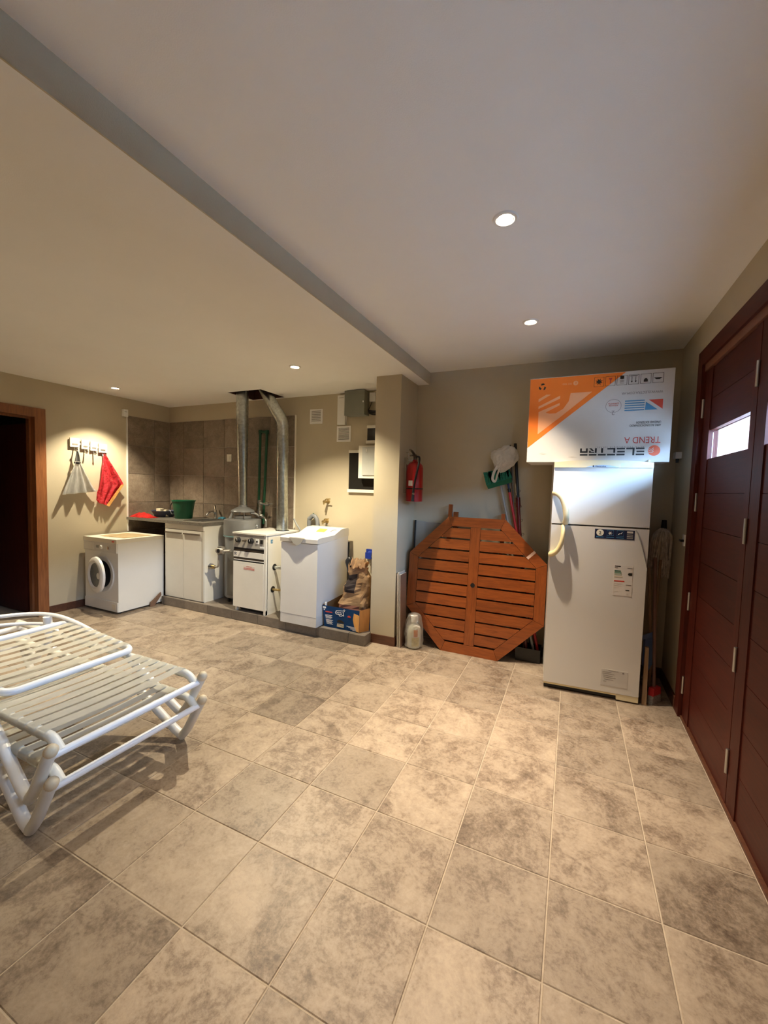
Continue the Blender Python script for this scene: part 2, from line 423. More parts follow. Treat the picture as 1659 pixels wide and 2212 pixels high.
def towelmat():
    m, t, p = nt('red_print_towel'); setin(p, Roughness=0.85)
    tc = t.nodes.new('ShaderNodeTexCoord'); n = t.nodes.new('ShaderNodeTexNoise'); setin(n, Scale=16, Detail=3, Distortion=2.0); t.links.new(tc.outputs['Object'], n.inputs['Vector'])
    r = ramp(t, [(0.32, (0.36, 0.02, 0.02)), (0.45, (0.78, 0.045, 0.06)), (0.57, (0.80, 0.07, 0.11)), (0.70, (0.85, 0.26, 0.20))]); t.links.new(n.outputs[0], r.inputs[0]); t.links.new(r.outputs[0], p.inputs['Base Color'])
    MAT['towel'] = m; return m
towel_m = towelmat()
towel_edge = pm('towel_gold_edge', (0.72, 0.36, 0.10), 0.85, var=0.2, scale=30)

# ================================================================ setting
def build_room():
    # floor slab and its tiles
    fl = struct(box('floor', XL - 2.4, XR + 0.15, YF - 0.1, 4.2, -0.10, -0.003, grout), 'beige mottled stone tile floor with pale joints')
    T = 0.375; gx0, gy0 = 0.36445, 3.16707; gap = 0.0026
    proto = {}
    def tile(x0, x1, y0, y1):
        w, d = round(x1 - x0, 4), round(y1 - y0, 4)
        if (w, d) not in proto:
            bm = bx(B(), -w / 2 + gap, w / 2 - gap, -d / 2 + gap, d / 2 - gap, -0.010, 0.0)
            es = [e for e in bm.edges if all(v.co.z > -0.001 for v in e.verts)]
            bmesh.ops.bevel(bm, geom=es, offset=0.0022, segments=1, affect='EDGES')
            me = bpy.data.meshes.new('floor_tile'); bm.to_mesh(me); bm.free(); me.materials.append(floor_t); proto[(w, d)] = me
        o = bpy.data.objects.new('floor_tile', proto[(w, d)]); COL.objects.link(o); o.parent = fl
        o.location = Vector(((x0 + x1) / 2, (y0 + y1) / 2, 0.0)) - fl.location
    far = B()
    for i in range(-15, 2):
        xa, xb = gx0 + (i - 1) * T, gx0 + i * T
        if i == 1: xb = XR
        xa = max(xa, XL - 0.0)
        if xb - xa < 0.03: continue
        for j in range(-17, 4):
            ya, yb = gy0 + (j - 1) * T, gy0 + j * T
            yb = min(yb, 4.05); ya = max(ya, YF)
            if yb - ya < 0.03: continue
            if yb > YP and xb < XC1 + 0.1 and xa > -4.56: 
                if ya > YP: continue
                yb = YP + 0.004
            if ya > 0.1: tile(xa, xb, ya, yb)
            else:
                bx(far, xa + gap, xb - gap, ya + gap, yb - gap, -0.010, 0.0)
    o = put('floor_tile_rest', far, floor_t, fl); o['kind'] = 'stuff'
    # lower ceiling with the flue opening, upper ceiling
    hx0, hx1, hy0, hy1 = -3.70, -3.20, 3.60, 4.03
    grid_slab('ceiling_lower', [XL - 0.1, hx0, hx1, XS], [YF - 0.1, hy0, hy1, 4.2], {(1, 1)}, ZL, ZL + 0.25, 'Z', white_paint, kind='structure')['label'] = 'lower cream ceiling over the laundry side'
    struct(box('ceiling', XS - 0.002, XR + 0.2, YF - 0.1, 4.2, ZC, ZC + 0.13, white_paint), 'higher white ceiling over the door side')
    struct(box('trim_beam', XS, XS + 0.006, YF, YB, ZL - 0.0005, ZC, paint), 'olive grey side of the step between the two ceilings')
    sh = grid_slab('flue_shaft', [hx0, hx0 + 0.01, hx1 - 0.01, hx1], [hy0, hy0 + 0.01, hy1 - 0.01, hy1], {(1, 1)}, ZL + 0.004, ZL + 0.9, 'Z', soot, kind='structure')
    box('shaft_cover', hx0 - 0.06, hx1 + 0.06, hy0 - 0.06, hy1 + 0.06, ZL + 0.9, ZL + 0.95, soot, sh)
    # back walls
    wb = struct(box('wall_back', XC2 - 0.05, XR + 0.15, YB, YB + 0.15, 0, ZC + 0.05, paint), 'beige painted wall of the storage niche')
    wk = struct(box('wall_kitchen', XL - 0.1, XC1 + 0.05, YK, YK + 0.15, 0, ZL + 0.05, paint), 'beige painted wall behind the appliances')
    # column
    struct(box('column', XC1, XC2, YC, YK + 0.02, 0, ZL + 0.03, paint, bevel=0.006), 'beige square wall column')
    b = B(); bx(b, XC1 + 0.0, XC2 + 0.012, YC - 0.013, YC, 0, 0.085); struct(put('baseboard_column', b, skirt, bevel=0.002))
    struct(box('baseboard_column_side', XC2, XC2 + 0.012, YC, YB, 0, 0.085, skirt, bevel=0.002))
    struct(box('baseboard_back', XC2 + 0.012, XR, YB - 0.013, YB, 0, 0.085, skirt, bevel=0.002))
    # left wall with doorway
    dy0, dy1, dz = 1.56, 2.435, 2.165
    wl = grid_slab('wall_left', [YF - 0.1, dy0 - 0.02, dy1 + 0.02, YK + 0.1], [0, dz + 0.02, ZL + 0.05], {(1, 0)}, XL - 0.14, XL, 'X', paint, kind='structure')
    wl['label'] = 'beige painted wall with the hooks and doorway'
    d1 = thing('door_1', 'reddish wooden frame round the dark doorway', 'door frame', (XL, (dy0 + dy1) / 2, 0)); d1['kind'] = 'structure'; del d1['category']
    for (a, c) in ((dy1, dy1 + 0.10), (dy0 - 0.10, dy0)):
        box('door_jamb', XL - 0.16, XL + 0.018, a, c, 0, dz + 0.095, frame_wood, d1, bevel=0.004)
    box('door_head', XL - 0.16, XL + 0.018, dy0, dy1, dz, dz + 0.095, frame_wood, d1, bevel=0.004)
    box('door_stop', XL - 0.11, XL - 0.06, dy1 - 0.018, dy1, 0, dz, frame_wood, d1)
    box('door_stop', XL - 0.11, XL - 0.06, dy0, dy1 - 0.018, dz - 0.018, dz, frame_wood, d1)
    struct(box('baseboard_left', XL, XL + 0.013, dy1 + 0.10, 3.40, 0, 0.085, skirt, bevel=0.002))
    # dark room beyond
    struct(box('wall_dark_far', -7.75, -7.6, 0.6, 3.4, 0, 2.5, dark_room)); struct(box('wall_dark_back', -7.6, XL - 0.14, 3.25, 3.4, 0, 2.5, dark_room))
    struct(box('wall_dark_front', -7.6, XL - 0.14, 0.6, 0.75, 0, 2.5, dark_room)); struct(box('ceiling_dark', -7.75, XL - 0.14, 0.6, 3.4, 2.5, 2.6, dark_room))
    # wall behind the camera
    struct(box('wall_front', XL - 0.1, XR + 0.15, YF - 0.15, YF, 0, ZC + 0.05, paint))
    # right wall with the folding door opening
    oy0, oy1, oz = -0.29, 3.447, 2.474
    wr = grid_slab('wall_right', [YF - 0.1, oy0, oy1, YB + 0.1], [0, oz, ZC + 0.05], {(1, 0)}, XR, XR + 0.15, 'X', paint, kind='structure')
    wr['label'] = 'beige painted wall round the folding doors'
    struct(box('baseboard_right', XR - 0.013, XR, oy1, YB - 0.013, 0, 0.085, skirt, bevel=0.002))
    # wall tiles (children of their walls)
    T = 0.375; zs = [0.49, 0.863, 1.235, 1.606, 1.981, 2.352]
    cols = [XL + 0.011, -4.955, -4.575, -4.195, -3.815, -3.434, -3.062]
    def wt(x0, x1, y0, y1, z0, z1, par): box('wall_tile', x0, x1, y0, y1, z0, z1, wall_t, par, bevel=0.0012, seg=1)
    box('tile_bed', XL, -3.058, YK - 0.006, YK, 0.10, 2.354, wall_grout, wk)
    for k in range(len(zs) - 1):
        for c in range(len(cols) - 1):
            wt(cols[c] + .0030, cols[c + 1] - .0030, YK - 0.011, YK - 0.003, zs[k] + .0030, zs[k + 1] - .0030, wk)
    lc = [3.443, 3.812, YK - 0.011]
    box('tile_bed', XL, XL + 0.006, 3.443, YK - 0.006, 0.10, 2.354, wall_grout, wl)
    for k in range(len(zs) - 1):
        for c in range(2):
            wt(XL + 0.003, XL + 0.011, lc[c] + .0030, lc[c + 1] - .0030, zs[k] + .0030, zs[k + 1] - .0030, wl)
    struct(box('trim_1', XL, XL + 0.013, 3.430, 3.443, 0.86, 2.335, white_enamel, bevel=0.003), 'white edge strip beside the grey tiles, doorway side')
    struct(box('trim_2', -3.062, -3.046, YK - 0.014, YK, 0.95, 2.354, cream_enamel, bevel=0.003), 'white edge strip beside the grey tiles, flue side')
    # plinth
    px0 = -4.555
    pl = struct(box('floor_platform', px0, XC1 + 0.008, YP + 0.008, YK, 0, 0.092, wall_grout), 'low tiled plinth under the appliances')
    e = [XC1 + 0.008] + [-1.905 - 0.375 * k for k in range(0, 8)]; e = [v for v in e if v > px0] + [px0]
    for a, c in zip(e[1:], e[:-1]):
        box('plinth_tile', a + .002, c - .002, YP, YP + 0.008, 0.004, 0.1, plinth_t, pl, bevel=0.001, seg=1)
        box('plinth_top_tile', a + .002, c - .002, YP + 0.011, 3.74, 0.090, 0.1, plinth_t, pl, bevel=0.001, seg=1)
        box('plinth_top_tile', a + .002, c - .002, 3.744, YK, 0.090, 0.1, plinth_t, pl, bevel=0.001, seg=1)
    box('plinth_end_tile', XC1 + 0.008, XC1 + 0.016, YP, YC - 0.014, 0.004, 0.1, plinth_t, pl, bevel=0.001, seg=1)
build_room()

def build_folding_door():
    oy0, oy1, oz = -0.29, 3.447, 2.474
    d = thing('door_2', 'dark red wooden folding garage door with small panes', 'door', (XR, 1.6, 0)); d['kind'] = 'structure'; del d['category']
    zt = 2.375
    box('door_jamb', XR - 0.012, XR + 0.10, 3.345, oy1, 0, oz, door_wood_v, d, bevel=0.004)
    box('door_jamb', XR - 0.012, XR + 0.10, oy0, -0.185, 0, oz, door_wood_v, d, bevel=0.004)
    box('door_head', XR - 0.012, XR + 0.10, -0.185, 3.345, zt, oz, door_wood, d, bevel=0.004)
    box('door_track', XR + 0.004, XR + 0.04, -0.185, 3.345, zt - 0.045, zt, pm('track_wood', (0.20, 0.075, 0.04), 0.5), d, bevel=0.003)
    box('threshold', XR + 0.002, XR + 0.14, -0.185, 3.345, -0.05, 0.012, skirt, d)
    box('outer_skin', XR + 0.053, XR + 0.060, -0.185, 3.345, -0.01, 1.752, door_wood, d); box('outer_skin', XR + 0.053, XR + 0.060, -0.185, 3.345, 1.928, zt + 0.02, door_wood, d)
    for li in range(4):
        a, b = LEAF_EDGES[li], LEAF_EDGES[li + 1]; p0, p1 = PANES[li]; x0, x1 = XR + 0.012, XR + 0.052
        e = bpy.data.objects.new('door_leaf', None); COL.objects.link(e); e.parent = d; WM[e.name] = wm(d).copy(); e.empty_display_size = 0.05
        zt2 = zt - 0.05
        box('stile', x0, x1, p1 + 0.005, a - 0.004, 0.012, zt2, door_wood_v, e, bevel=0.003)
        box('stile', x0, x1, b + 0.004, p0, 0.012, zt2, door_wood_v, e, bevel=0.003)
        zz = [0.012 + k * (1.752 - 0.012) / 8 for k in range(9)]
        for k in range(8):
            box('plank', x0 + 0.006, x1 - 0.004, p0, p1 + 0.005, zz[k] + 0.0015, zz[k + 1] - 0.0015, door_wood, e, bevel=0.004, seg=1)
        zz = [1.928 + k * (zt2 - 1.928) / 2 for k in range(3)]
        for k in range(2):
            box('plank', x0 + 0.006, x1 - 0.004, p0, p1 + 0.005, zz[k] + 0.0015, zz[k + 1] - 0.0015, door_wood, e, bevel=0.004, seg=1)
        box('outer_stile', XR + 0.053, XR + 0.060, p1 + 0.006, a + 0.07, 1.752, 1.928, door_wood_v, e)
        box('pane', XR + 0.034, XR + 0.038, p0 + 0.001, p1 + 0.004, 1.7525, 1.9265, glass, e)
        for hz in ((2.089, 1.475, 0.807, 0.228) if li % 2 == 0 else (2.087, 1.356, 0.737, 0.231)):
            hb = lt(B(), [(0.0, -0.062), (0.008, -0.06), (0.008, 0.06), (0.0, 0.062)], 10, Matrix.Translation((XR + 0.006, a - 0.001, hz)))
            put('hinge', hb, brushed, e, smooth=True)
build_folding_door()

def build_outside():
    struct(box('ground_outside', XR + 0.15, 14, -12, 16, -0.16, -0.06, outside_g), 'pale paving outside the folding doors')
    struct(box('eave', XR + 0.15, 2.05, -4, 6, 2.62, 2.72, white_paint), 'roof overhang outside the folding doors')
    o = box('blocker_hedge', 6.4, 7.4, -12, 20, -0.06, 3.1, pm('blocker_green', (0.022, 0.026, 0.018), 0.9, var=0.75, scale=3.5), bevel=0.1); tag(o, 'added dark hedge blocking low skylight beyond the folding doors', 'hedge')  # put in as a dark blocker, keeps low skylight off the panes
    o = box('gate_post', 1.02, 1.24, 4.02, 4.34, -0.06, 2.6, pink_post, bevel=0.01); tag(o, 'pink rendered post seen through the far door pane', 'post')
    t = thing('shrub', 'bare pale-leaved shrub seen through the far door pane', 'shrub', (5.0, 7.6, -0.06))
    rnd = random.Random(3); b = B(); lb = B()
    for i in range(9):
        a = rnd.uniform(0, 6.28); p = Vector((5.0 + 0.1 * math.cos(a), 7.6 + 0.1 * math.sin(a), -0.06)); pts = [p.copy()]
        dvec = Vector((math.cos(a) * 0.35, math.sin(a) * 0.7, 1.0))
        for k in range(7):
            p = p + dvec * 0.42; dvec += Vector((rnd.uniform(-.3, .3), rnd.uniform(-.4, .4), rnd.uniform(-.12, .05))); pts.append(p.copy())
            for q in range(7):
                c = p + Vector((rnd.uniform(-.3, .3), rnd.uniform(-.4, .4), rnd.uniform(-.25, .25))); s = 0.06
                n = Vector((rnd.uniform(-1, 1), rnd.uniform(-1, 1), rnd.uniform(-1, 1))).normalized(); u = n.orthogonal().normalized(); w = n.cross(u)
                lb.faces.new([lb.verts.new(c + u * s * x + w * s * 0.5 * y) for x, y in ((-1, 0), (0, -1), (1, 0), (0, 1))])
        tb(b, pts, [0.022 - 0.0022 * k for k in range(8)], 6)
    put('branches', b, bark, t, smooth=True); o = put('foliage', lb, leaf_m, t); o['kind'] = 'stuff'
build_outside()

# ================================================================ downlights
def downlight(x, y, z, label, w=1.0, deg=SPOT_DEG, blend=SPOT_BLEND, rgb=LAMP_RGB):
    t = thing('downlight', label, 'ceiling light', (x, y, z), group='recessed ceiling downlights')
    lathe('trim_ring', [(0.036, -0.002), (0.040, -0.007), (0.050, -0.006), (0.054, 0.0), (0.050, 0.0005), (0.036, 0.0005)], white_enamel, t, (0, 0, 0), n=28, local=True)
    lathe('bulb', [(0.0, -0.004), (0.030, -0.003), (0.036, -0.0005), (0.0, -0.0005)], bulb, t, (0, 0, 0), n=24, local=True)
    ld = bpy.data.lights.new('lamp_beam', 'SPOT'); ld.energy = LAMP_W * w; ld.color = rgb; ld.spot_size = math.radians(deg); ld.spot_blend = blend; ld.shadow_soft_size = 0.018
    lo = bpy.data.objects.new('lamp_beam', ld); COL.objects.link(lo); lo.parent = t; lo.location = (0, 0, -0.045)
downlight(-0.322, 1.866, ZC, 'lit downlight on the higher ceiling, nearest the camera', 1.35, 78, 1.0)
downlight(-0.322, 3.031, ZC, 'lit downlight on the higher ceiling, nearest the boxed appliance', 1.25, 74, 1.0)
downlight(-2.298, 3.021, ZL, 'lit downlight on the lower ceiling in front of the boiler', 1.35, 120, 0.7, LAMP_RGB_LEFT)
downlight(-4.801, 3.012, ZL, 'lit downlight on the lower ceiling above the hanging apron', 0.95, 100, 0.6, LAMP_RGB_LEFT)
downlight(-3.45, 1.00, ZL, 'lit downlight on the lower ceiling above the stacked loungers', 1.0, 84, 1.0, LAMP_RGB_LEFT)
downlight(-0.322, 0.20, ZC, 'added unseen fill downlight on the higher ceiling, behind the camera', 0.35)  # unseen lamp added as fill for the room's ambient light
downlight(-2.6, -1.6, ZL, 'added unseen fill downlight on the lower ceiling, at the rear', 0.6, 94, 0.75, LAMP_RGB_LEFT)  # second added lamp out of view, more ambient fill

# ================================================================ left wall items
def build_hooks():
    t = thing('hook_rack', 'row of four pale plaques with silver hooks on the left wall', 'hook rack', (XL, 2.98, 1.92))
    ys = [2.80, 2.905, 3.00, 3.10, 3.20]; zc = [1.935, 1.922, 1.912, 1.898]
    b = B(); pr(b, [(2.78, 1.925), (3.18, 1.885), (3.18, 1.905), (2.78, 1.945)], (XL, 0, 0), (0, 1, 0), (0, 0, 1), (0.012, 0, 0)); put('rail', b, plaque_m, t)
    for k, (yc, w) in enumerate(((2.815, 0.098), (2.927, 0.082), (3.022, 0.078), (3.125, 0.095))):
        z = zc[k]
        box('plaque', XL + 0.012, XL + 0.027, yc - w / 2, yc + w / 2, z - 0.052, z + 0.052, plaque_m, t, bevel=0.002)
        box('plaque_picture', XL + 0.027, XL + 0.029, yc - w * 0.3, yc + w * 0.3, z - 0.030, z - 0.012, old_metal, t)
        tube('hook', fillet([(XL + 0.012, yc, z - 0.045), (XL + 0.022, yc, z - 0.085), (XL + 0.050, yc, z - 0.105), (XL + 0.068, yc, z - 0.085)], 0.02), 0.006, chrome, t, n=8)
        lathe('hook_knob', [(0, -0.009), (0.007, -0.006), (0.009, 0), (0.007, 0.006), (0, 0.009)], chrome, t, (XL + 0.068, yc, z - 0.082), n=10)
build_hooks()

def cloth(name, rows, mat, parent=None, th=0.004, wave=None, n=24):
    """rows: list of (z, y_left, y_right); hung near the left wall, wave(s,k)->x offset"""
    bm = B(); g = []
    for k, (z, ya, yb) in enumerate(rows):
        g.append([bm.verts.new((XL + 0.03 + wave(j / n, k / (len(rows) - 1)), ya + (yb - ya) * j / n, z if not isinstance(z, tuple) else z[0] + (z[1] - z[0]) * j / n)) for j in range(n + 1)])
    for A, C in zip(g[:-1], g[1:]):
        for j in range(n): bm.faces.new((A[j], A[j + 1], C[j + 1], C[j]))
    bmesh.ops.solidify(bm, geom=list(bm.faces), thickness=th)
    return put(name, bm, mat, parent, smooth=True)

def build_hangings():
    t = thing('hanging_apron', 'pleated silver grey cloth hanging from the first hook', 'apron', (XL + 0.04, 2.83, 1.35))
    w = lambda s, k: 0.012 + 0.075 * k * (0.5 + 0.5 * math.sin(s * 22 + 0.6)) * 0.55 + 0.03 * (1 - k)
    rows = [(1.72, 2.795, 2.845), (1.69, 2.785, 2.855), (1.63, 2.765, 2.885), (1.55, 2.735, 2.925), (1.47, 2.705, 2.965), (1.41, 2.68, 3.0), ((1.345, 1.385), 2.655, 3.03)]
    cloth('skirt_cloth', rows, silver_cloth, t, wave=w, n=48)
    cloth('hanging_loop', [(1.835, 2.812, 2.826), (1.79, 2.805, 2.84), (1.72, 2.79, 2.85)], pm('grey_loop', (0.20, 0.20, 0.20), 0.6), t, wave=lambda s, k: 0.03 + 0.01 * math.sin(s * 9), n=8)
    cloth('hem', [((1.350, 1.390), 2.655, 3.03), ((1.335, 1.375), 2.652, 3.033)], pm('pale_hem', (0.62, 0.60, 0.56), 0.7), t, wave=lambda s, k: w(s, 1.0) + 0.003, n=48)
    b = B(); tb(b, [(XL + 0.055, 2.79, 1.705), (XL + 0.08, 2.82, 1.70), (XL + 0.055, 2.85, 1.705)], 0.013, 8); put('waist_knot', b, black_pl, t, smooth=True)
    t = thing('hanging_towel', 'red patterned towel hanging from the last hook', 'towel', (XL + 0.04, 3.15, 1.2))
    w2 = lambda s, k: 0.03 + 0.05 * math.sin(min(1, k * 1.4) * PI) * (0.5 + 0.5 * math.sin(s * 8 + 1 + k * 2)) + 0.012 * math.sin(s * 19)
    rows = [(1.83, 3.11, 3.135), (1.76, 3.085, 3.165), (1.66, 3.065, 3.225), (1.56, 3.055, 3.29), ((1.44, 1.475), 3.045, 3.345), ((1.36, 1.41), 3.03, 3.295), ((1.27, 1.30), 3.02, 3.225), ((1.235, 1.20), 3.05, 3.16)]
    cloth('towel_cloth', rows, towel_m, t, wave=w2, n=28)
    b = B()
    for (y0, z0, y1, z1) in ((3.342, 1.468, 3.155, 1.19),):
        pr(b, [(y0, z0), (y0 - 0.040, z0 - 0.01), (y1 - 0.035, z1 + 0.012), (y1, z1)], (XL + 0.088, 0, 0), (0, 1, 0), (0, 0, 1), (0.004, 0, 0))
    put('gold_border', b, towel_edge, t)
    s = thing('motion_sensor', 'small white sensor box above the tile edge', 'sensor', (XL, 3.405, 2.33))
    box('housing', XL, XL + 0.035, 3.375, 3.435, 2.328, 2.42, white_enamel, s, bevel=0.008); box('lens', XL + 0.035, XL + 0.037, 3.39, 3.42, 2.385, 2.392, grey_pl, s)
build_hangings()

def build_dark_room():
    t = thing('open_door', 'dark wooden door standing open inside the dark room', 'door', (-5.42, 2.42, 0))
    box('door_panel', -6.2, -5.45, 2.43, 2.47, 0.01, 2.1, door_wood_v, t, bevel=0.003)
    lathe('door_knob', [(0, 0), (0.012, 0.01), (0.012, 0.03), (0.025, 0.04), (0.025, 0.06), (0, 0.065)], brass, t, (-6.13, 2.43, 1.0), '-Y', 12)
    t = thing('pale_cupboard', 'pale low cupboard barely visible in the dark room', 'cupboard', (-7.3, 2.3, 0))
    box('body', -7.58, -7.1, 1.9, 2.9, 0.04, 0.95, grey_pl, t, bevel=0.005); box('top', -7.59, -7.07, 1.88, 2.92, 0.95, 0.98, grey_pl, t, bevel=0.004)
    box('door', -7.1, -7.085, 1.92, 2.39, 0.08, 0.93, grey_pl, t, bevel=0.004); box('door', -7.1, -7.085, 2.41, 2.88, 0.08, 0.93, grey_pl, t, bevel=0.004)
build_dark_room()

# ================================================================ front-loading washer
def build_front_loader():
    x0, x1, y0, y1, H = -5.203, -4.590, 2.886, 3.455, 0.85
    t = thing('washing_machine', 'white front-loading washing machine by the left wall', 'washing machine', ((x0 + x1) / 2, (y0 + y1) / 2, 0))
    box('cabinet', x0, x1, y0 + 0.006, y1, 0.022, H - 0.045, white_enamel, t, bevel=0.008)
    box('worktop', x0 - 0.002, x1 + 0.002, y0 - 0.012, y1, H - 0.045, H, cream_enamel, t, bevel=0.014, seg=3)
    cp = box('control_panel', x0 + 0.004, x1 - 0.004, y0 - 0.010, y0 + 0.01, H - 0.155, H - 0.046, pm('washer_panel', (0.70, 0.69, 0.67), 0.4), t, bevel=0.004)
    box('detergent_drawer', x0 + 0.02, x0 + 0.20, y0 - 0.016, y0 - 0.008, H - 0.14, H - 0.062, white_enamel, cp, bevel=0.004)
    for k, xx in enumerate((-4.86, -4.72)):
        lathe('knob', [(0, 0), (0.024, 0), (0.021, 0.018), (0, 0.02)], chrome if k else white_enamel, cp, (xx, y0 - 0.010, H - 0.10), '-Y', 18)
    box('display_strip', -4.96, -4.90, y0 - 0.012, y0 - 0.009, H - 0.115, H - 0.085, grey_pl, cp)
    box('kick_panel', x0 + 0.004, x1 - 0.004, y0 - 0.004, y0 + 0.01, 0.024, 0.135, white_enamel, t, bevel=0.003)
    box('filter_flap', -4.69, -4.62, y0 - 0.006, y0 - 0.003, 0.05, 0.11, cream_enamel, t, bevel=0.003)
    cx, cz = -4.872, 0.435
    lathe('porthole_rim', [(0.150, -0.02), (0.158, 0.004), (0.205, 0.010), (0.215, 0.002), (0.215, -0.004)], pm('rim_grey', (0.62, 0.61, 0.60), 0.4), t, (cx, y0 + 0.004, cz), '-Y', 40, close=False)
    lathe('drum_opening', [(0.0, -0.001), (0.155, -0.001), (0.155, 0.003), (0.0, 0.003)], black_pl, t, (cx, y0 + 0.002, cz), '-Y', 32)
    # door ajar, hinged on the left
    ang = math.radians(9); hx, hy = cx - 0.19, y0 - 0.022
    M = Matrix.Translation((hx, hy, cz)) @ Matrix.Rotation(-ang, 4, 'Z') @ Matrix.Translation((0.19, 0, 0)) @ Matrix.Rotation(PI / 2, 4, 'X')
    d = lathe('door', [(0.138, 0.0), (0.136, 0.020), (0.152, 0.038), (0.182, 0.036), (0.202, 0.022), (0.206, 0.0)], white_enamel, t, n=44, M=M, close=False)
    lathe('door_glass', [(0.0, 0.010), (0.07, 0.012), (0.139, 0.020), (0.139, 0.012), (0.0, 0.002)], pm('porthole_glass', (0.05, 0.05, 0.055), 0.12), d, n=32, M=M)
    lathe('door_grip', [(0.0, 0.030), (0.034, 0.028), (0.04, 0.02), (0.0, 0.018)], white_enamel, d, n=20, M=M @ Matrix.Translation((0.085, 0, 0)))
    for (fx, fy) in ((x0 + 0.05, y0 + 0.05), (x1 - 0.05, y0 + 0.05), (x0 + 0.05, y1 - 0.05), (x1 - 0.05, y1 - 0.05)):
        lathe('foot', [(0.022, 0), (0.022, 0.012), (0.012, 0.014), (0.012, 0.026)], black_pl, t, (fx, fy, 0), n=12)
    box('badge', -4.66, -4.63, y0 - 0.02, y0 - 0.012, H - 0.03, H - 0.018, print_red, t)
    m = B(); n = 8
    g = [[m.verts.new((-5.08 + 0.42 * i / n, 2.98 + 0.34 * j / 5 + 0.03 * i / n, H + 0.002 + 0.006 * abs(math.sin(i * 1.7 + j)))) for j in range(6)] for i in range(n + 1)]
    for i in range(n):
        for j in range(5): m.faces.new((g[i][j], g[i + 1][j], g[i + 1][j + 1], g[i][j + 1]))
    bmesh.ops.solidify(m, geom=list(m.faces), thickness=-0.006)
    tag(put('folded_mat', m, mat_cream, smooth=True), 'cream mat lying on the front-loading washing machine', 'mat')
    b = B(); pr(b, [(0.06, 0), (0.11, 0.0), (0.20, 0.12), (0.195, 0.155), (0.13, 0.10), (0.06, 0.05)], (-4.585, 3.20, 0.0), (0.10, 0.93, 0), (0.05, 0, 1), (0.018, 0, 0))
    o = put('wood_wedge', b, board_b, bevel=0.004); tag(o, 'small brown wood offcut beside the front-loading washing machine', 'wood')
build_front_loader()

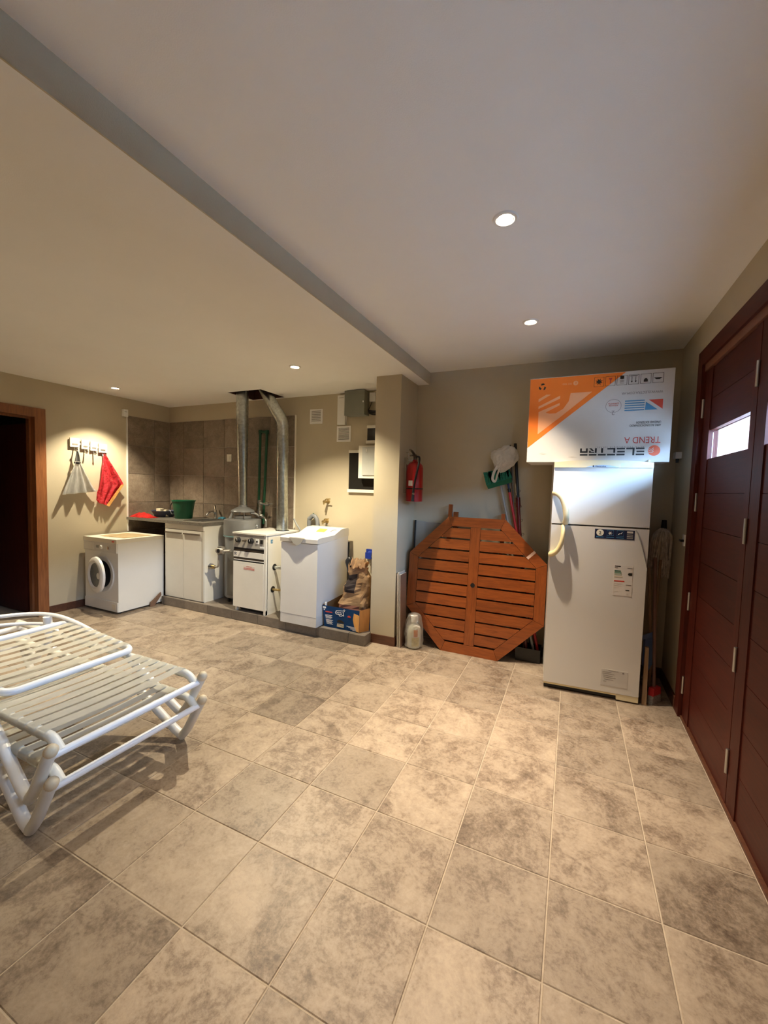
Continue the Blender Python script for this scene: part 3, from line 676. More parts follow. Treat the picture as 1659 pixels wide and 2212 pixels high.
# ================================================================ sink unit
def build_sink_unit():
    wt = grid_slab('worktop', [XL + 0.012, -4.33, -4.02, -3.873], [3.415, 3.52, 3.90, YK - 0.012], {(1, 1)}, 1.012, 1.045, 'Z', granite)
    tag(wt, 'grey granite worktop running to the tiled corner', 'worktop')
    s = thing('sink', 'steel sink basin let into the granite worktop', 'sink', (-4.175, 3.71, 0.88))
    b = B(); bx(b, -4.326, -4.024, 3.524, 3.896, 0.885, 1.043); bm = b
    top = [f for f in bm.faces if all(v.co.z > 1.0 for v in f.verts)]; bmesh.ops.delete(bm, geom=top, context='FACES_ONLY')
    bmesh.ops.solidify(bm, geom=list(bm.faces), thickness=0.003); put('basin', bm, brushed, s)
    put('rim', tb(B(), fillet([(-4.33, 3.71, 1.047), (-4.33, 3.905, 1.047), (-4.02, 3.905, 1.047), (-4.02, 3.515, 1.047), (-4.33, 3.515, 1.047), (-4.33, 3.70, 1.047)], 0.03), 0.005, 6, closed=True), steel, s, smooth=True)
    lathe('drain', [(0, 0), (0.03, 0), (0.03, 0.003), (0, 0.003)], chrome, s, (-4.175, 3.71, 0.889), n=16)
    f = thing('tap', 'small chrome mixer tap behind the steel sink', 'tap', (-4.25, 3.955, 1.045))
    lathe('base', [(0.030, 0), (0.030, 0.012), (0.022, 0.02), (0.022, 0.085), (0.018, 0.10), (0.0, 0.105)], chrome, f, (-4.25, 3.955, 1.045), n=18)
    tube('spout', smooth_path([(-4.25, 3.955, 1.10), (-4.245, 3.91, 1.145), (-4.24, 3.83, 1.13), (-4.24, 3.80, 1.10)]), 0.013, chrome, f, n=12)
    tube('lever', [(-4.252, 3.955, 1.14), (-4.27, 3.965, 1.17), (-4.305, 3.985, 1.215)], [0.016, 0.011, 0.015], dark_bronze, f, n=12)
    b = B(); tb(b, smooth_path([(-4.17, 3.935, 1.052), (-4.13, 3.95, 1.06), (-4.08, 3.945, 1.052)]), [0.02] * 13, 8, 1.4); tag(put('dishcloth', b, blue_cloth, smooth=True), 'crumpled dark blue dishcloth beside the tap', 'cloth')
    # base cabinet
    c = thing('sink_cabinet', 'white two-door sink cabinet under the granite worktop', 'cabinet', (-4.205, 3.74, 0.1))
    x0, x1 = -4.535, -3.885
    box('body', x0 + 0.019, x1 - 0.019, 3.452, 4.03, 0.10, 0.875, cabinet_white, c, bevel=0.002)
    for sx in (x0, x1 - 0.018): box('side_panel', sx, sx + 0.018, 3.452, 4.03, 0.10, 1.011, cabinet_white, c, bevel=0.002)
    box('top_rail', x0, x1, 3.436, 3.452, 0.948, 1.010, cabinet_white, c, bevel=0.002)
    for (a, b2) in ((x0 + 0.004, -4.222), (-4.217, x1 - 0.03)):
        d = box('door', a, b2, 3.434, 3.452, 0.112, 0.942, cabinet_white, c, bevel=0.003)
        box('handle', a + 0.012, b2 - 0.022, 3.418, 3.434, 0.893, 0.910, pm('brown_handle', (0.11, 0.085, 0.065), 0.45), d, bevel=0.003)
    box('end_strip', x1 - 0.028, x1, 3.434, 3.452, 0.112, 0.942, pm('cabinet_edge', (0.55, 0.52, 0.46), 0.5), c, bevel=0.002)
    # things on the worktop
    b = B()
    g = []; n = 14
    for i in range(n + 1):
        row = []
        for j in range(7):
            u, v = i / n, j / 6
            hgt = 0.004 + 0.085 * math.sin(PI * v) ** 0.7 * math.sin(PI * min(1, u * 1.1 + 0.02)) ** 0.5 * (0.6 + 0.5 * noise.noise(Vector((u * 6, v * 5, 3.1))))
            row.append(b.verts.new((-5.215 + 0.36 * u + 0.02 * noise.noise(Vector((u * 5, v * 5, 0))), 3.435 + 0.15 * v + 0.01 * u + 0.02 * noise.noise(Vector((u * 5, v * 5, 9))), 1.045 + max(0.003, hgt))))
        g.append(row)
    for i in range(n):
        for j in range(6): b.faces.new((g[i][j], g[i + 1][j], g[i + 1][j + 1], g[i][j + 1]))
    bmesh.ops.solidify(b, geom=list(b.faces), thickness=0.003)
    tag(put('red_rag', b, red_cloth, smooth=True), 'crumpled bright red rag on the worktop corner', 'cloth')
    cx, cy = -4.965, 3.75
    t = thing('washbasin', 'slate blue plastic washing-up bowl on the worktop', 'basin', (cx, cy, 1.045))
    lathe('bowl', [(0.0, 0.0), (0.10, 0.0), (0.115, 0.01), (0.150, 0.075), (0.162, 0.08), (0.162, 0.085), (0.146, 0.083), (0.108, 0.014), (0.0, 0.008)], blue_basin, t, (cx, cy, 1.045), n=32)
    o = box('sponge', -5.045, -4.965, 3.69, 3.74, 1.058, 1.155, sponge, bevel=0.014); tag(o, 'cream sponge sticking out of the blue bowl', 'sponge')
    o = box('soap_bar', -4.90, -4.85, 3.69, 3.73, 1.056, 1.142, sponge, bevel=0.010); tag(o, 'pale soap bar in the blue bowl beside the bucket', 'soap')
    cx, cy = -4.585, 3.74
    t = thing('bucket', 'dark green plastic bucket on the worktop', 'bucket', (cx, cy, 1.045))
    lathe('pail', [(0.0, 0.0), (0.100, 0.0), (0.104, 0.006), (0.134, 0.222), (0.144, 0.224), (0.144, 0.236), (0.132, 0.236), (0.100, 0.012), (0.0, 0.010)], green_pl, t, (cx, cy, 1.045), n=36)
    tube('handle', smooth_path([(cx - 0.138, cy - 0.02, 1.045 + 0.225), (cx - 0.195, cy - 0.03, 1.225), (cx - 0.20, cy - 0.04, 1.15), (cx - 0.15, cy - 0.06, 1.10), (cx - 0.118, cy - 0.05, 1.098)]), 0.006, black_pl, t, n=8)
build_sink_unit()

# ================================================================ water tank, boiler, flues
def build_tank():
    cx, cy = -3.622, 3.785
    t = thing('water_heater', 'grey cylindrical water heater between the sink cabinet and boiler', 'water heater', (cx, cy, 0.1))
    lathe('tank', [(0.0, 0.055), (0.19, 0.055), (0.202, 0.065), (0.202, 0.80), (0.0, 0.80)], tank_grey, t, (cx, cy, 0.1), n=40)
    lathe('top_shell', [(0.0, 0.80), (0.212, 0.80), (0.217, 0.81), (0.217, 0.965), (0.212, 0.985), (0.19, 0.992), (0.0, 1.0)], tank_grey, t, (cx, cy, 0.1), n=44)
    lathe('band', [(0.203, 0.785), (0.219, 0.787), (0.219, 0.799), (0.203, 0.801)], pm('teal_band', (0.16, 0.26, 0.28), 0.4), t, (cx, cy, 0.1), n=40, close=False)
    lathe('draft_ring', [(0.0, 1.0), (0.105, 1.0), (0.105, 1.03), (0.0, 1.032)], tank_grey, t, (cx, cy, 0.1), n=30)
    lathe('draft_hood', [(0.0, 1.075), (0.135, 1.075), (0.140, 1.082), (0.128, 1.10), (0.075, 1.128), (0.052, 1.138), (0.048, 1.165), (0.0, 1.165)], tank_grey, t, (cx, cy, 0.1), n=36)
    for a in (2.6, 4.3, 5.6):
        p = Vector((cx + 0.115 * math.cos(a), cy + 0.115 * math.sin(a), 0)); q = Vector((cx + 0.16 * math.cos(a), cy + 0.16 * math.sin(a), 0))
        b = B(); tb(b, [(q.x, q.y, 1.095), (p.x, p.y, 1.18)], 0.016, 6, 0.3); put('hood_strut', b, tank_grey, t)
    box('cover_strip', cx - 0.02, cx + 0.09, cy - 0.219, cy - 0.185, 0.20, 0.72, pm('dark_cover', (0.16, 0.16, 0.15), 0.5), t, bevel=0.006)
    lathe('drain_plug', [(0, 0), (0.016, 0), (0.016, 0.02), (0, 0.022)], black_pl, t, (cx + 0.13, cy - 0.185, 0.42), '-Y', 12)
    for a in (0.9, 2.6, 4.3, 5.6):
        tube('foot', [(cx + 0.16 * math.cos(a), cy + 0.16 * math.sin(a), 0.1), (cx + 0.16 * math.cos(a), cy + 0.16 * math.sin(a), 0.16)], 0.014, black_pl, t, n=8)
    put('side_loop', tb(B(), smooth_path([(cx + 0.211, cy - 0.02, 1.04), (cx + 0.25, cy - 0.03, 1.035), (cx + 0.255, cy - 0.03, 1.005), (cx + 0.213, cy - 0.02, 1.0)]), 0.005, 6), steel, t, smooth=True)
    g = thing('gas_valve', 'dull metal gas valve and pipe at the water heater side', 'valve', (-3.70, 3.52, 0.1))
    vx, vy = -3.665, 3.485
    lathe('valve_body', [(0, -0.052), (0.030, -0.052), (0.038, -0.03), (0.038, 0.03), (0.03, 0.052), (0, 0.052)], old_metal, g, (vx, vy, 0.735), 'X', 14)
    box('valve_block', vx - 0.032, vx + 0.032, vy - 0.018, vy + 0.03, 0.69, 0.782, old_metal, g, bevel=0.008)
    lathe('valve_dial', [(0, 0), (0.026, 0), (0.022, 0.026), (0, 0.028)], black_pl, g, (vx + 0.004, vy - 0.016, 0.738), '-Y', 16)
    tube('valve_inlet', [(vx + 0.04, vy, 0.735), (vx + 0.09, vy + 0.06, 0.735)], 0.016, old_metal, g)
    tube('supply_pipe', fillet([(vx - 0.03, vy, 0.70), (vx - 0.035, vy - 0.0, 0.54), (vx - 0.15, vy + 0.0, 0.535), (vx - 0.19, vy + 0.02, 0.535)], 0.03), 0.010, old_metal, g)
    lathe('cock', [(0, -0.03), (0.02, -0.03), (0.024, 0), (0.02, 0.03), (0, 0.03)], brass, g, (vx - 0.12, vy - 0.0, 0.535), 'X', 12)
    tube('cock_lever', [(vx - 0.12, vy - 0.015, 0.54), (vx - 0.15, vy - 0.045, 0.548)], 0.008, black_pl, g)
    # flue 1
    f = thing('flue_pipe', 'straight galvanised flue rising from the water heater', 'flue pipe', (-3.60, 3.745, 1.26))
    secs = [((-3.620, 3.783, 1.262), (-3.622, 3.776, 1.80), 0.048, 0.056), ((-3.622, 3.776, 1.795), (-3.616, 3.762, 2.22), 0.060, 0.064), ((-3.616, 3.762, 2.215), (-3.609, 3.748, 2.75), 0.068, 0.073)]
    for a, b2, r0, r1 in secs: tube('pipe_section', [a, b2], [r0, r1], galv, f, n=26)
    for (p, r) in (((-3.622, 3.776, 1.80), 0.062), ((-3.616, 3.762, 2.22), 0.070)):
        lathe('seam_ring', [(r - 0.004, -0.006), (r, -0.006), (r, 0.006), (r - 0.004, 0.006)], galv, f, p, n=26, close=False)
build_tank()

def build_boiler():
    x0, x1, y0, y1, H = -3.395, -2.938, 3.414, 4.02, 0.982
    t = thing('boiler', 'white floor-standing boiler with a knob panel', 'boiler', ((x0 + x1) / 2, 3.7, 0.1))
    box('casing', x0, x1, y0 + 0.022, y1, 0.150, 0.968, boiler_white, t, bevel=0.004)
    box('side_skirt', x1 - 0.024, x1, y0 + 0.002, y1, 0.100, 0.152, boiler_white, t, bevel=0.002)
    box('side_post', x1 - 0.026, x1, y0 - 0.002, y0 + 0.03, 0.103, 0.965, boiler_white, t, bevel=0.003)
    box('top_cover', x0 - 0.006, x1 + 0.006, y0 - 0.012, y1, 0.966, H, boiler_white, t, bevel=0.004)
    fx1 = x1 - 0.028
    cp = box('control_panel', x0 + 0.002, fx1, y0 - 0.004, y0 + 0.024, 0.815, 0.964, panel_grey, t, bevel=0.003)
    for (kx, r, h, m) in ((-3.316, 0.030, 0.030, black_pl), (-3.132, 0.032, 0.034, black_pl)):
        k = lathe('knob', [(0, 0), (r, 0), (r * 0.96, h * 0.6), (r * 0.8, h), (0, h)], m, cp, (kx, y0 - 0.004, 0.898), '-Y', 22)
        box('knob_mark', kx - 0.003, kx + 0.003, y0 - 0.006 - h, y0 - 0.003 - h, 0.898, 0.898 + r * 0.7, print_white, k)
    lathe('knob_cap', [(0, 0), (0.010, 0), (0.009, 0.003), (0, 0.003)], steel, cp, (-3.316, y0 - 0.034, 0.898), '-Y', 14)
    lathe('pilot_button', [(0, 0), (0.011, 0), (0.009, 0.045), (0, 0.047)], dark_bronze, cp, (-3.215, y0 - 0.004, 0.898), '-Y', 14)
    box('switch_plate', -3.075, -3.032, y0 - 0.008, y0 - 0.003, 0.872, 0.925, print_white, cp, bevel=0.002)
    lathe('push_button', [(0, 0), (0.011, 0), (0.010, 0.006), (0, 0.007)], black_pl, cp, (-3.054, y0 - 0.008, 0.898), '-Y', 14)
    box('rocker_switch', -3.008, -2.976, y0 - 0.012, y0 - 0.003, 0.878, 0.920, black_pl, cp, bevel=0.003)
    box('name_plate', -3.018, fx1 + 0.004, y0 - 0.0065, y0 - 0.003, 0.828, 0.848, print_white, cp)
    for xx, w in ((-3.316, 0.05), (-3.215, 0.03), (-3.132, 0.045)):
        box('panel_marking', xx - w / 2, xx + w / 2, y0 - 0.005, y0 - 0.0038, 0.944, 0.948, print_grey, cp)
    # louvre band
    for (za, zb, m) in ((0.790, 0.815, black_pl), (0.780, 0.792, dark_bronze), (0.772, 0.781, black_pl)):
        box('louvre_strip', x0 + 0.004, fx1, y0 + 0.001, y0 + 0.022, za, zb, m, t)
    box('band_panel', x0 + 0.002, fx1, y0 - 0.004, y0 + 0.022, 0.708, 0.772, boiler_white, t, bevel=0.002)
    for k in range(2): xz('wave_logo', [(x0 + .012, .728 + k * .018), (x0 + .028, .735 + k * .018), (x0 + .048, .730 + k * .018), (x0 + .05, .737 + k * .018), (x0 + .028, .743 + k * .018), (x0 + .012, .736 + k * .018)], y0 - 0.004, 0.001, navy, t)
    for (za, zb, m) in ((0.699, 0.708, black_pl), (0.684, 0.699, dark_bronze), (0.676, 0.684, print_white), (0.660, 0.676, black_pl)):
        box('louvre_strip', x0 + 0.004, fx1, y0 + (-0.002 if m is not black_pl else 0.001), y0 + 0.022, za, zb, m, t)
    d = box('front_door', x0 + 0.002, fx1, y0 - 0.006, y0 + 0.022, 0.150, 0.659, boiler_white, t, bevel=0.003)
    box('notice', -3.245, -3.085, y0 - 0.0068, y0 - 0.0055, 0.572, 0.622, pm('notice_paper', (0.74, 0.68, 0.62), 0.6), d)
    text('notice_text', 'ATENCION', 0.015, (-3.165, y0 - 0.0069, 0.607), (1, 0, 0), (0, 0, 1), print_red, d, align='CENTER')
    for k in range(2): box('notice_line', -3.24, -3.09, y0 - 0.0075, y0 - 0.0067, 0.580 + 0.012 * k, 0.585 + 0.012 * k, print_red, d)
    box('plinth_void', x0 + 0.04, fx1, y0 + 0.06, y1 - 0.02, 0.112, 0.15, black_pl, t)
    for (lx, ly) in ((x0 + 0.025, y0 + 0.03), (x0 + 0.025, y1 - 0.05), (x1 - 0.06, y1 - 0.05)):
        box('leg', lx - 0.012, lx + 0.012, ly - 0.012, ly + 0.012, 0.1, 0.152, boiler_white, t, bevel=0.002)
    box('side_badge', x1 + 0.0, x1 + 0.0012, 3.488, 3.522, 0.878, 0.918, print_blue, t)
    for k in range(2): box('badge_mark', x1 + 0.001, x1 + 0.002, 3.500, 3.520, 0.890 + k * 0.012, 0.895 + k * 0.012, print_white, t)
    for (zz, yy, m) in ((0.610, 3.555, galv), (0.368, 3.530, brass)):
        lathe('pipe_hole', [(0, 0), (0.036, 0), (0.036, 0.001), (0, 0.001)], black_pl, t, (x1 + 0.0003, yy, zz), 'X', 20)
        tube('pipe_stub', fillet([(x1 - 0.03, yy, zz - 0.004), (x1 + 0.05, yy, zz), (x1 + 0.115, yy + 0.02, zz)], 0.02), 0.019 if m is galv else 0.013, m, t, n=14)
    lathe('flue_collar', [(0.066, 0), (0.078, 0), (0.078, 0.006), (0.066, 0.006)], black_pl, t, (-3.065, 3.84, H), n=26)
    f = thing('flue_pipe', 'galvanised flue rising from the boiler and bending left', 'flue pipe', (-3.065, 3.84, H))
    P = [(-3.065, 3.84, H + 0.004), (-3.075, 3.84, 1.40), (-3.078, 3.84, 1.90), (-3.080, 3.84, 2.10), (-3.083, 3.84, 2.20)]
    for a, b2, r in ((P[0], P[1], 0.066), (P[1], P[2], 0.0655), (P[2], P[3], 0.067), (P[3], P[4], 0.0655)): tube('pipe_section', [a, b2], r, galv, f, n=26)
    tube('elbow', smooth_path([(-3.083, 3.84, 2.195), (-3.092, 3.838, 2.25), (-3.125, 3.835, 2.31), (-3.165, 3.832, 2.36)], 4), 0.067, galv, f, n=26)
    tube('pipe_section', [(-3.160, 3.832, 2.352), (-3.30, 3.825, 2.56), (-3.36, 3.82, 2.66)], 0.0655, galv, f, n=26)
    for (p) in (P[1], P[2], P[3], P[4]):
        lathe('seam_ring', [(0.066, -0.005), (0.070, -0.005), (0.070, 0.005), (0.066, 0.005)], galv, f, p, n=26, close=False)
build_boiler()

def build_pipes():
    t = thing('green_pipe_loop', 'dark green water pipe loop on the tiles between the flues', 'pipe', (-3.54, YK - 0.05, 1.15))
    tube('riser', fillet([(-3.575, YK - 0.045, 1.20), (-3.56, YK - 0.045, 2.165), (-3.455, YK - 0.045, 2.16), (-3.50, YK - 0.045, 1.02)], 0.02), 0.016, green_pipe, t, n=12)
    for p in ((-3.56, YK - 0.045, 2.165), (-3.455, YK - 0.045, 2.16)):
        lathe('elbow_fitting', [(0, -0.028), (0.022, -0.028), (0.024, 0), (0.022, 0.022), (0, 0.024)], green_pipe, t, p, n=14)
    g = thing('valve_assembly', 'bright metal valves and fittings behind the water heater', 'valve', (-3.42, 3.93, 1.1))
    tube('valve_stem', [(-3.50, 3.94, 1.10), (-3.50, 3.94, 1.32)], 0.016, steel, g, n=12)
    lathe('union_nut', [(0, -0.02), (0.026, -0.02), (0.026, 0.02), (0, 0.02)], steel, g, (-3.50, 3.94, 1.30), n=6)
    lathe('union_nut', [(0, -0.02), (0.024, -0.02), (0.024, 0.02), (0, 0.02)], brushed, g, (-3.50, 3.94, 1.17), n=6)
    tube('side_branch', [(-3.50, 3.94, 1.275), (-3.40, 3.93, 1.278)], 0.014, steel, g, n=12)
    lathe('ball_valve', [(0, -0.03), (0.02, -0.028), (0.026, 0), (0.02, 0.028), (0, 0.03)], steel, g, (-3.375, 3.93, 1.278), 'X', 14)
    tube('valve_handle', [(-3.35, 3.92, 1.283), (-3.27, 3.91, 1.285)], [0.012, 0.008], steel, g, n=10)
    tube('lower_branch', fillet([(-3.50, 3.94, 1.12), (-3.42, 3.92, 1.12), (-3.36, 3.90, 1.08), (-3.36, 3.90, 1.0)], 0.03), 0.013, brushed, g, n=10)
    tube('tank_branch', fillet([(-3.50, 3.94, 1.12), (-3.54, 3.90, 1.16), (-3.57, 3.86, 1.16)], 0.02), 0.014, brushed, g, n=10)
    lathe('union_nut', [(0, -0.022), (0.024, -0.022), (0.024, 0.022), (0, 0.022)], brushed, g, (-3.46, 3.93, 1.12), 'X', 6)
    tube('return_hose', smooth_path([(-2.985, 3.95, 1.12), (-2.95, 3.96, 1.05), (-2.90, 3.97, 0.97), (-2.88, 3.97, 0.80), (-2.88, 3.97, 0.50)]), 0.011, grey_pl, g, n=10)
build_pipes()

# ================================================================ top loader
def build_top_loader():
    x0, x1, y0, y1 = -2.688, -2.245, 3.350, 3.955
    t = thing('top_loader', 'white top-loading washing machine beside the blue fruit box', 'washing machine', ((x0 + x1) / 2, 3.65, 0.1))
    bm = B(); pr(bm, [(y0, 0.205), (y1, 0.205), (y1, 0.985), (3.70, 0.955), (y0 + 0.004, 0.935)], (x0, 0, 0), (0, 1, 0), (0, 0, 1), (x1 - x0, 0, 0)); put('cabinet', bm, white_enamel, t, bevel=0.007)
    box('kick_panel', x0 + 0.001, x1 - 0.001, y0 + 0.002, y1, 0.106, 0.203, pm('kick_white', (0.74, 0.73, 0.71), 0.4), t, bevel=0.005)
    xm = -2.468
    # lid: thick front lip following a shallow curve, notch for the hand in front
    n = 14; bm = B(); prof = []
    for i in range(n + 1):
        s = i / n; xx = x0 - 0.006 + (x1 - x0 + 0.012) * s; bow = 0.020 * (1 - (2 * s - 1) ** 2)
        zt = 0.998 + 0.006 * (1 - (2 * s - 1) ** 2)
        ring = [(xx, y0 - 0.006 - bow, 0.945), (xx, y0 - 0.010 - bow, 0.985), (xx, y0 + 0.02 - bow * 0.6, zt), (xx, 3.66, 1.005), (xx, 3.66, 0.955), (xx, y0 + 0.03, 0.940)]
        prof.append([bm.verts.new(p) for p in ring])
    for A, C in zip(prof[:-1], prof[1:]):
        for j in range(6): bm.faces.new((A[j], A[(j + 1) % 6], C[(j + 1) % 6], C[j]))
    bm.faces.new(prof[0][::-1]); bm.faces.new(prof[-1])
    lid = put('lid', bm, cream_enamel, t, bevel=0.005)
    xz('lid_grip', [(xm - 0.085, 0.990), (xm + 0.085, 0.990), (xm + 0.045, 0.935), (xm, 0.915), (xm - 0.045, 0.935)], y0 - 0.027, 0.006, panel_grey, lid, bevel=0.003)
    xz('grip_lip', [(xm - 0.10, 0.990), (xm + 0.10, 0.990), (xm + 0.09, 0.998), (xm - 0.09, 0.998)], y0 - 0.026, 0.006, cream_enamel, lid, bevel=0.003)
    bm = B(); pr(bm, [(3.64, 0.955), (y1 + 0.005, 0.975), (y1 + 0.005, 1.050), (y1 - 0.04, 1.062), (3.80, 1.056), (3.655, 1.004)], (x0 - 0.004, 0, 0), (0, 1, 0), (0, 0, 1), (x1 - x0 + 0.008, 0, 0))
    cp = put('control_panel', bm, cream_enamel, t, bevel=0.008)
    bm = B(); pr(bm, [(-2.50, 0.0), (-2.40, 0.0), (-2.40, 0.075), (-2.50, 0.075)], (0, 3.70, 1.0225), (1, 0, 0), (0, 0.94, 0.338), (0, -0.0006, 0.0016)); put('energy_sticker', bm, yellow_st, cp)
    bm = B(); tb(bm, smooth_path([(-2.33, 3.72, 1.032), (-2.315, 3.76, 1.046), (-2.285, 3.765, 1.048)]), 0.004, 6); put('dial_mark', bm, grey_pl, cp, smooth=True)
    for (fx, fy) in ((x0 + 0.04, y0 + 0.09), (x1 - 0.04, y0 + 0.09), (x0 + 0.04, y1 - 0.05), (x1 - 0.04, y1 - 0.05)):
        lathe('foot', [(0.02, 0), (0.02, 0.012), (0, 0.014)], black_pl, t, (fx, fy, 0.1), n=10)
    box('side_vent', x1 - 0.004, x1 + 0.012, y1 - 0.002, y1 + 0.018, 0.16, 0.90, black_pl, t)
    h = thing('drain_hose', 'grey ribbed hose looping up behind the top-loading machine', 'hose', (-2.74, 4.0, 1.0))
    pts = smooth_path([(-2.80, 3.995, 0.30), (-2.80, 3.995, 1.05), (-2.785, 3.995, 1.13), (-2.74, 3.995, 1.165), (-2.695, 3.995, 1.13), (-2.68, 3.995, 1.04), (-2.68, 4.0, 0.70)], 8)
    tube('hose_body', pts, [0.023 + (0.0025 if i % 2 else 0) for i in range(len(pts))], pm('hose_grey', (0.20, 0.21, 0.22), 0.5), h, n=12)
    lathe('hose_clip', [(0, -0.005), (0.007, -0.005), (0.007, 0.005), (0, 0.005)], green_pl, h, (-2.74, 3.995, 1.19), n=8)
build_top_loader()

def wall_tap(x, z, label):
    t = thing('wall_tap', label, 'tap', (x, YK, z), group='brass wall taps')
    lathe('flange', [(0, 0), (0.026, 0), (0.022, 0.006), (0.012, 0.008), (0, 0.008)], brass, t, (x - 0.02, YK, z + 0.01), '-Y', 16)
    lathe('tap_body', [(0, 0), (0.013, 0), (0.013, 0.05), (0.017, 0.055), (0.017, 0.085), (0, 0.088)], brass, t, (x - 0.02, YK - 0.005, z + 0.01), '-Y', 14)
    tube('spout', fillet([(x - 0.02, YK - 0.07, z + 0.01), (x - 0.02, YK - 0.088, z + 0.0), (x - 0.02, YK - 0.09, z - 0.022)], 0.02), 0.009, brass, t, n=10)
    tube('lever', [(x - 0.02, YK - 0.06, z + 0.03), (x - 0.005, YK - 0.065, z + 0.042), (x + 0.05, YK - 0.07, z + 0.045)], [0.009, 0.007, 0.006], brass, t, n=8)
wall_tap(-2.56, 1.325, 'upper brass tap on the wall above the top-loading machine')
wall_tap(-2.57, 1.095, 'lower brass tap on the wall above the top-loading machine')

# ================================================================ wall fittings beside the column
def build_wall_fittings():
    Y = YK
    def vent(x0, x1, z0, z1, n, label):
        t = thing('air_vent', label, 'vent', ((x0 + x1) / 2, Y, z0), group='wall vents')
        w = x1 - x0; f = 0.020
        grid_slab('frame', [x0, x0 + f, x1 - f, x1], [z0, z0 + f, z1 - f, z1], {(1, 1)}, Y - 0.012, Y, 'Y', white_enamel, t)
        box('backing', x0 + f, x1 - f, Y - 0.002, Y, z0 + f, z1 - f, dark_bronze, t)
        h = (z1 - z0 - 2 * f) / n
        for k in range(n):
            zz = z0 + f + h * k; b = B(); pr(b, [(0, 0), (-0.008, 0.1 * h), (-0.008, 0.35 * h), (0, 0.75 * h)], (x0 + f, Y - 0.002, zz), (0, 1, 0), (0, 0, 1), (w - 2 * f, 0, 0)); put('louvre', b, white_enamel, t)
    vent(-2.847, -2.676, 2.238, 2.407, 7, 'white louvred vent high on the wall beside the bent flue')
    vent(-2.475, -2.295, 2.022, 2.199, 10, 'white fine-slatted vent under the white conduit box')
    t = thing('cable_duct', 'upright white conduit box left of the grey cabinet', 'conduit', (-2.40, Y, 2.205))
    box('duct_body', -2.453, -2.354, Y - 0.045, Y, 2.21, 2.535, white_enamel, t, bevel=0.004); box('duct_seam', -2.435, -2.375, Y - 0.0465, Y - 0.044, 2.505, 2.51, panel_grey, t)
    t = thing('meter_box', 'grey green metal junction box under the ceiling', 'junction box', (-2.19, Y, 2.29))
    box('case', -2.315, -2.075, Y - 0.115, Y, 2.295, 2.555, pm('grey_green_metal', (0.20, 0.205, 0.165), 0.5), t, bevel=0.004)
    box('lid', -2.318, -2.072, Y - 0.122, Y - 0.115, 2.292, 2.558, MAT['grey_green_metal'], t, bevel=0.002)
    box('lock', -2.09, -2.078, Y - 0.128, Y - 0.122, 2.42, 2.44, steel, t, bevel=0.001)
    t = thing('transformer_box', 'small white wall box with dangling wires beside the column', 'junction box', (-2.02, Y, 2.44))
    box('case', -2.055, -1.985, Y - 0.04, Y, 2.445, 2.54, white_enamel, t, bevel=0.004)
    tube('wire', smooth_path([(-2.03, Y - 0.02, 2.445), (-2.05, Y - 0.03, 2.39), (-2.06, Y - 0.035, 2.35), (-1.99, Y - 0.03, 2.335), (-1.80, Y - 0.03, 2.34)]), 0.004, black_pl, t, n=6)
    for k in range(3): tube('cable', smooth_path([(-2.06, Y - 0.03 - 0.01 * k, 2.325 + 0.012 * k), (-1.98, Y - 0.05, 2.30 + 0.018 * k), (-1.80, Y - 0.04, 2.315 + 0.012 * k)]), 0.008, black_pl, t, n=6)
    def panel(x0, x1, z0, z1, label):
        t = thing('wall_panel', label, 'panel', ((x0 + x1) / 2, Y, z0), group='black wall panels')
        box('glass_sheet', x0, x1, Y - 0.012, Y, z0 + 0.034, z1 - 0.030, black_gl, t)
        box('lower_strip', x0 - 0.006, x1, Y - 0.03, Y, z0, z0 + 0.034, cream_enamel, t, bevel=0.002); box('upper_strip', x0 - 0.002, x1, Y - 0.022, Y, z1 - 0.030, z1, cream_enamel, t, bevel=0.002)
    panel(-2.305, XC1 + 0.02, 1.454, 1.924, 'large black wall panel between white strips behind the fuse box')
    panel(-2.084, XC1 + 0.02, 1.992, 2.192, 'small black wall panel between white strips above the fuse box')
    t = thing('fuse_box', 'white fuse box mounted over the large black panel', 'fuse box', (-1.95, Y, 1.61))
    box('case', -2.145, XC1 + 0.02, Y - 0.085, Y - 0.012, 1.618, 1.955, cream_enamel, t, bevel=0.006)
    box('cover', -2.135, XC1 + 0.02, Y - 0.105, Y - 0.085, 1.612, 1.962, cream_enamel, t, bevel=0.006)
    box('flap', -2.085, XC1 + 0.02, Y - 0.118, Y - 0.105, 1.645, 1.945, pm('flap_grey', (0.50, 0.51, 0.48), 0.35), t, bevel=0.004)
    tube('flap_latch', [(-2.03, Y - 0.122, 1.925), (-2.028, Y - 0.126, 1.895)], 0.006, white_enamel, t, n=8)
    t = thing('blue_socket', 'blue industrial socket low on the wall by the column', 'socket', (-2.0, Y, 0.72))
    box('back_plate', -2.052, -1.945, Y - 0.03, Y, 0.725, 0.83, blue_pl, t, bevel=0.006); b = B()
    tb(b, [(-1.995, Y - 0.03, 0.785), (-1.995, Y - 0.085, 0.765)], 0.034, 16); put('socket_cup', b, blue_pl, t, smooth=True); box('flap_lid', -2.03, -1.96, Y - 0.095, Y - 0.085, 0.735, 0.805, blue_pl, t, bevel=0.004)
    t = thing('light_switch', 'cream switch plate on the grey wall tiles', 'switch', (-4.10, Y - 0.011, 1.80))
    box('plate', -4.140, -4.062, Y - 0.020, Y - 0.011, 1.80, 1.895, cream_enamel, t, bevel=0.004); box('rocker', -4.115, -4.088, Y - 0.024, Y - 0.020, 1.828, 1.868, cream_enamel, t, bevel=0.002)
    # right wall fittings in the dark corner
    t = thing('corner_switch', 'white cable box on the right wall near the corner', 'junction box', (XR, 3.84, 1.80))
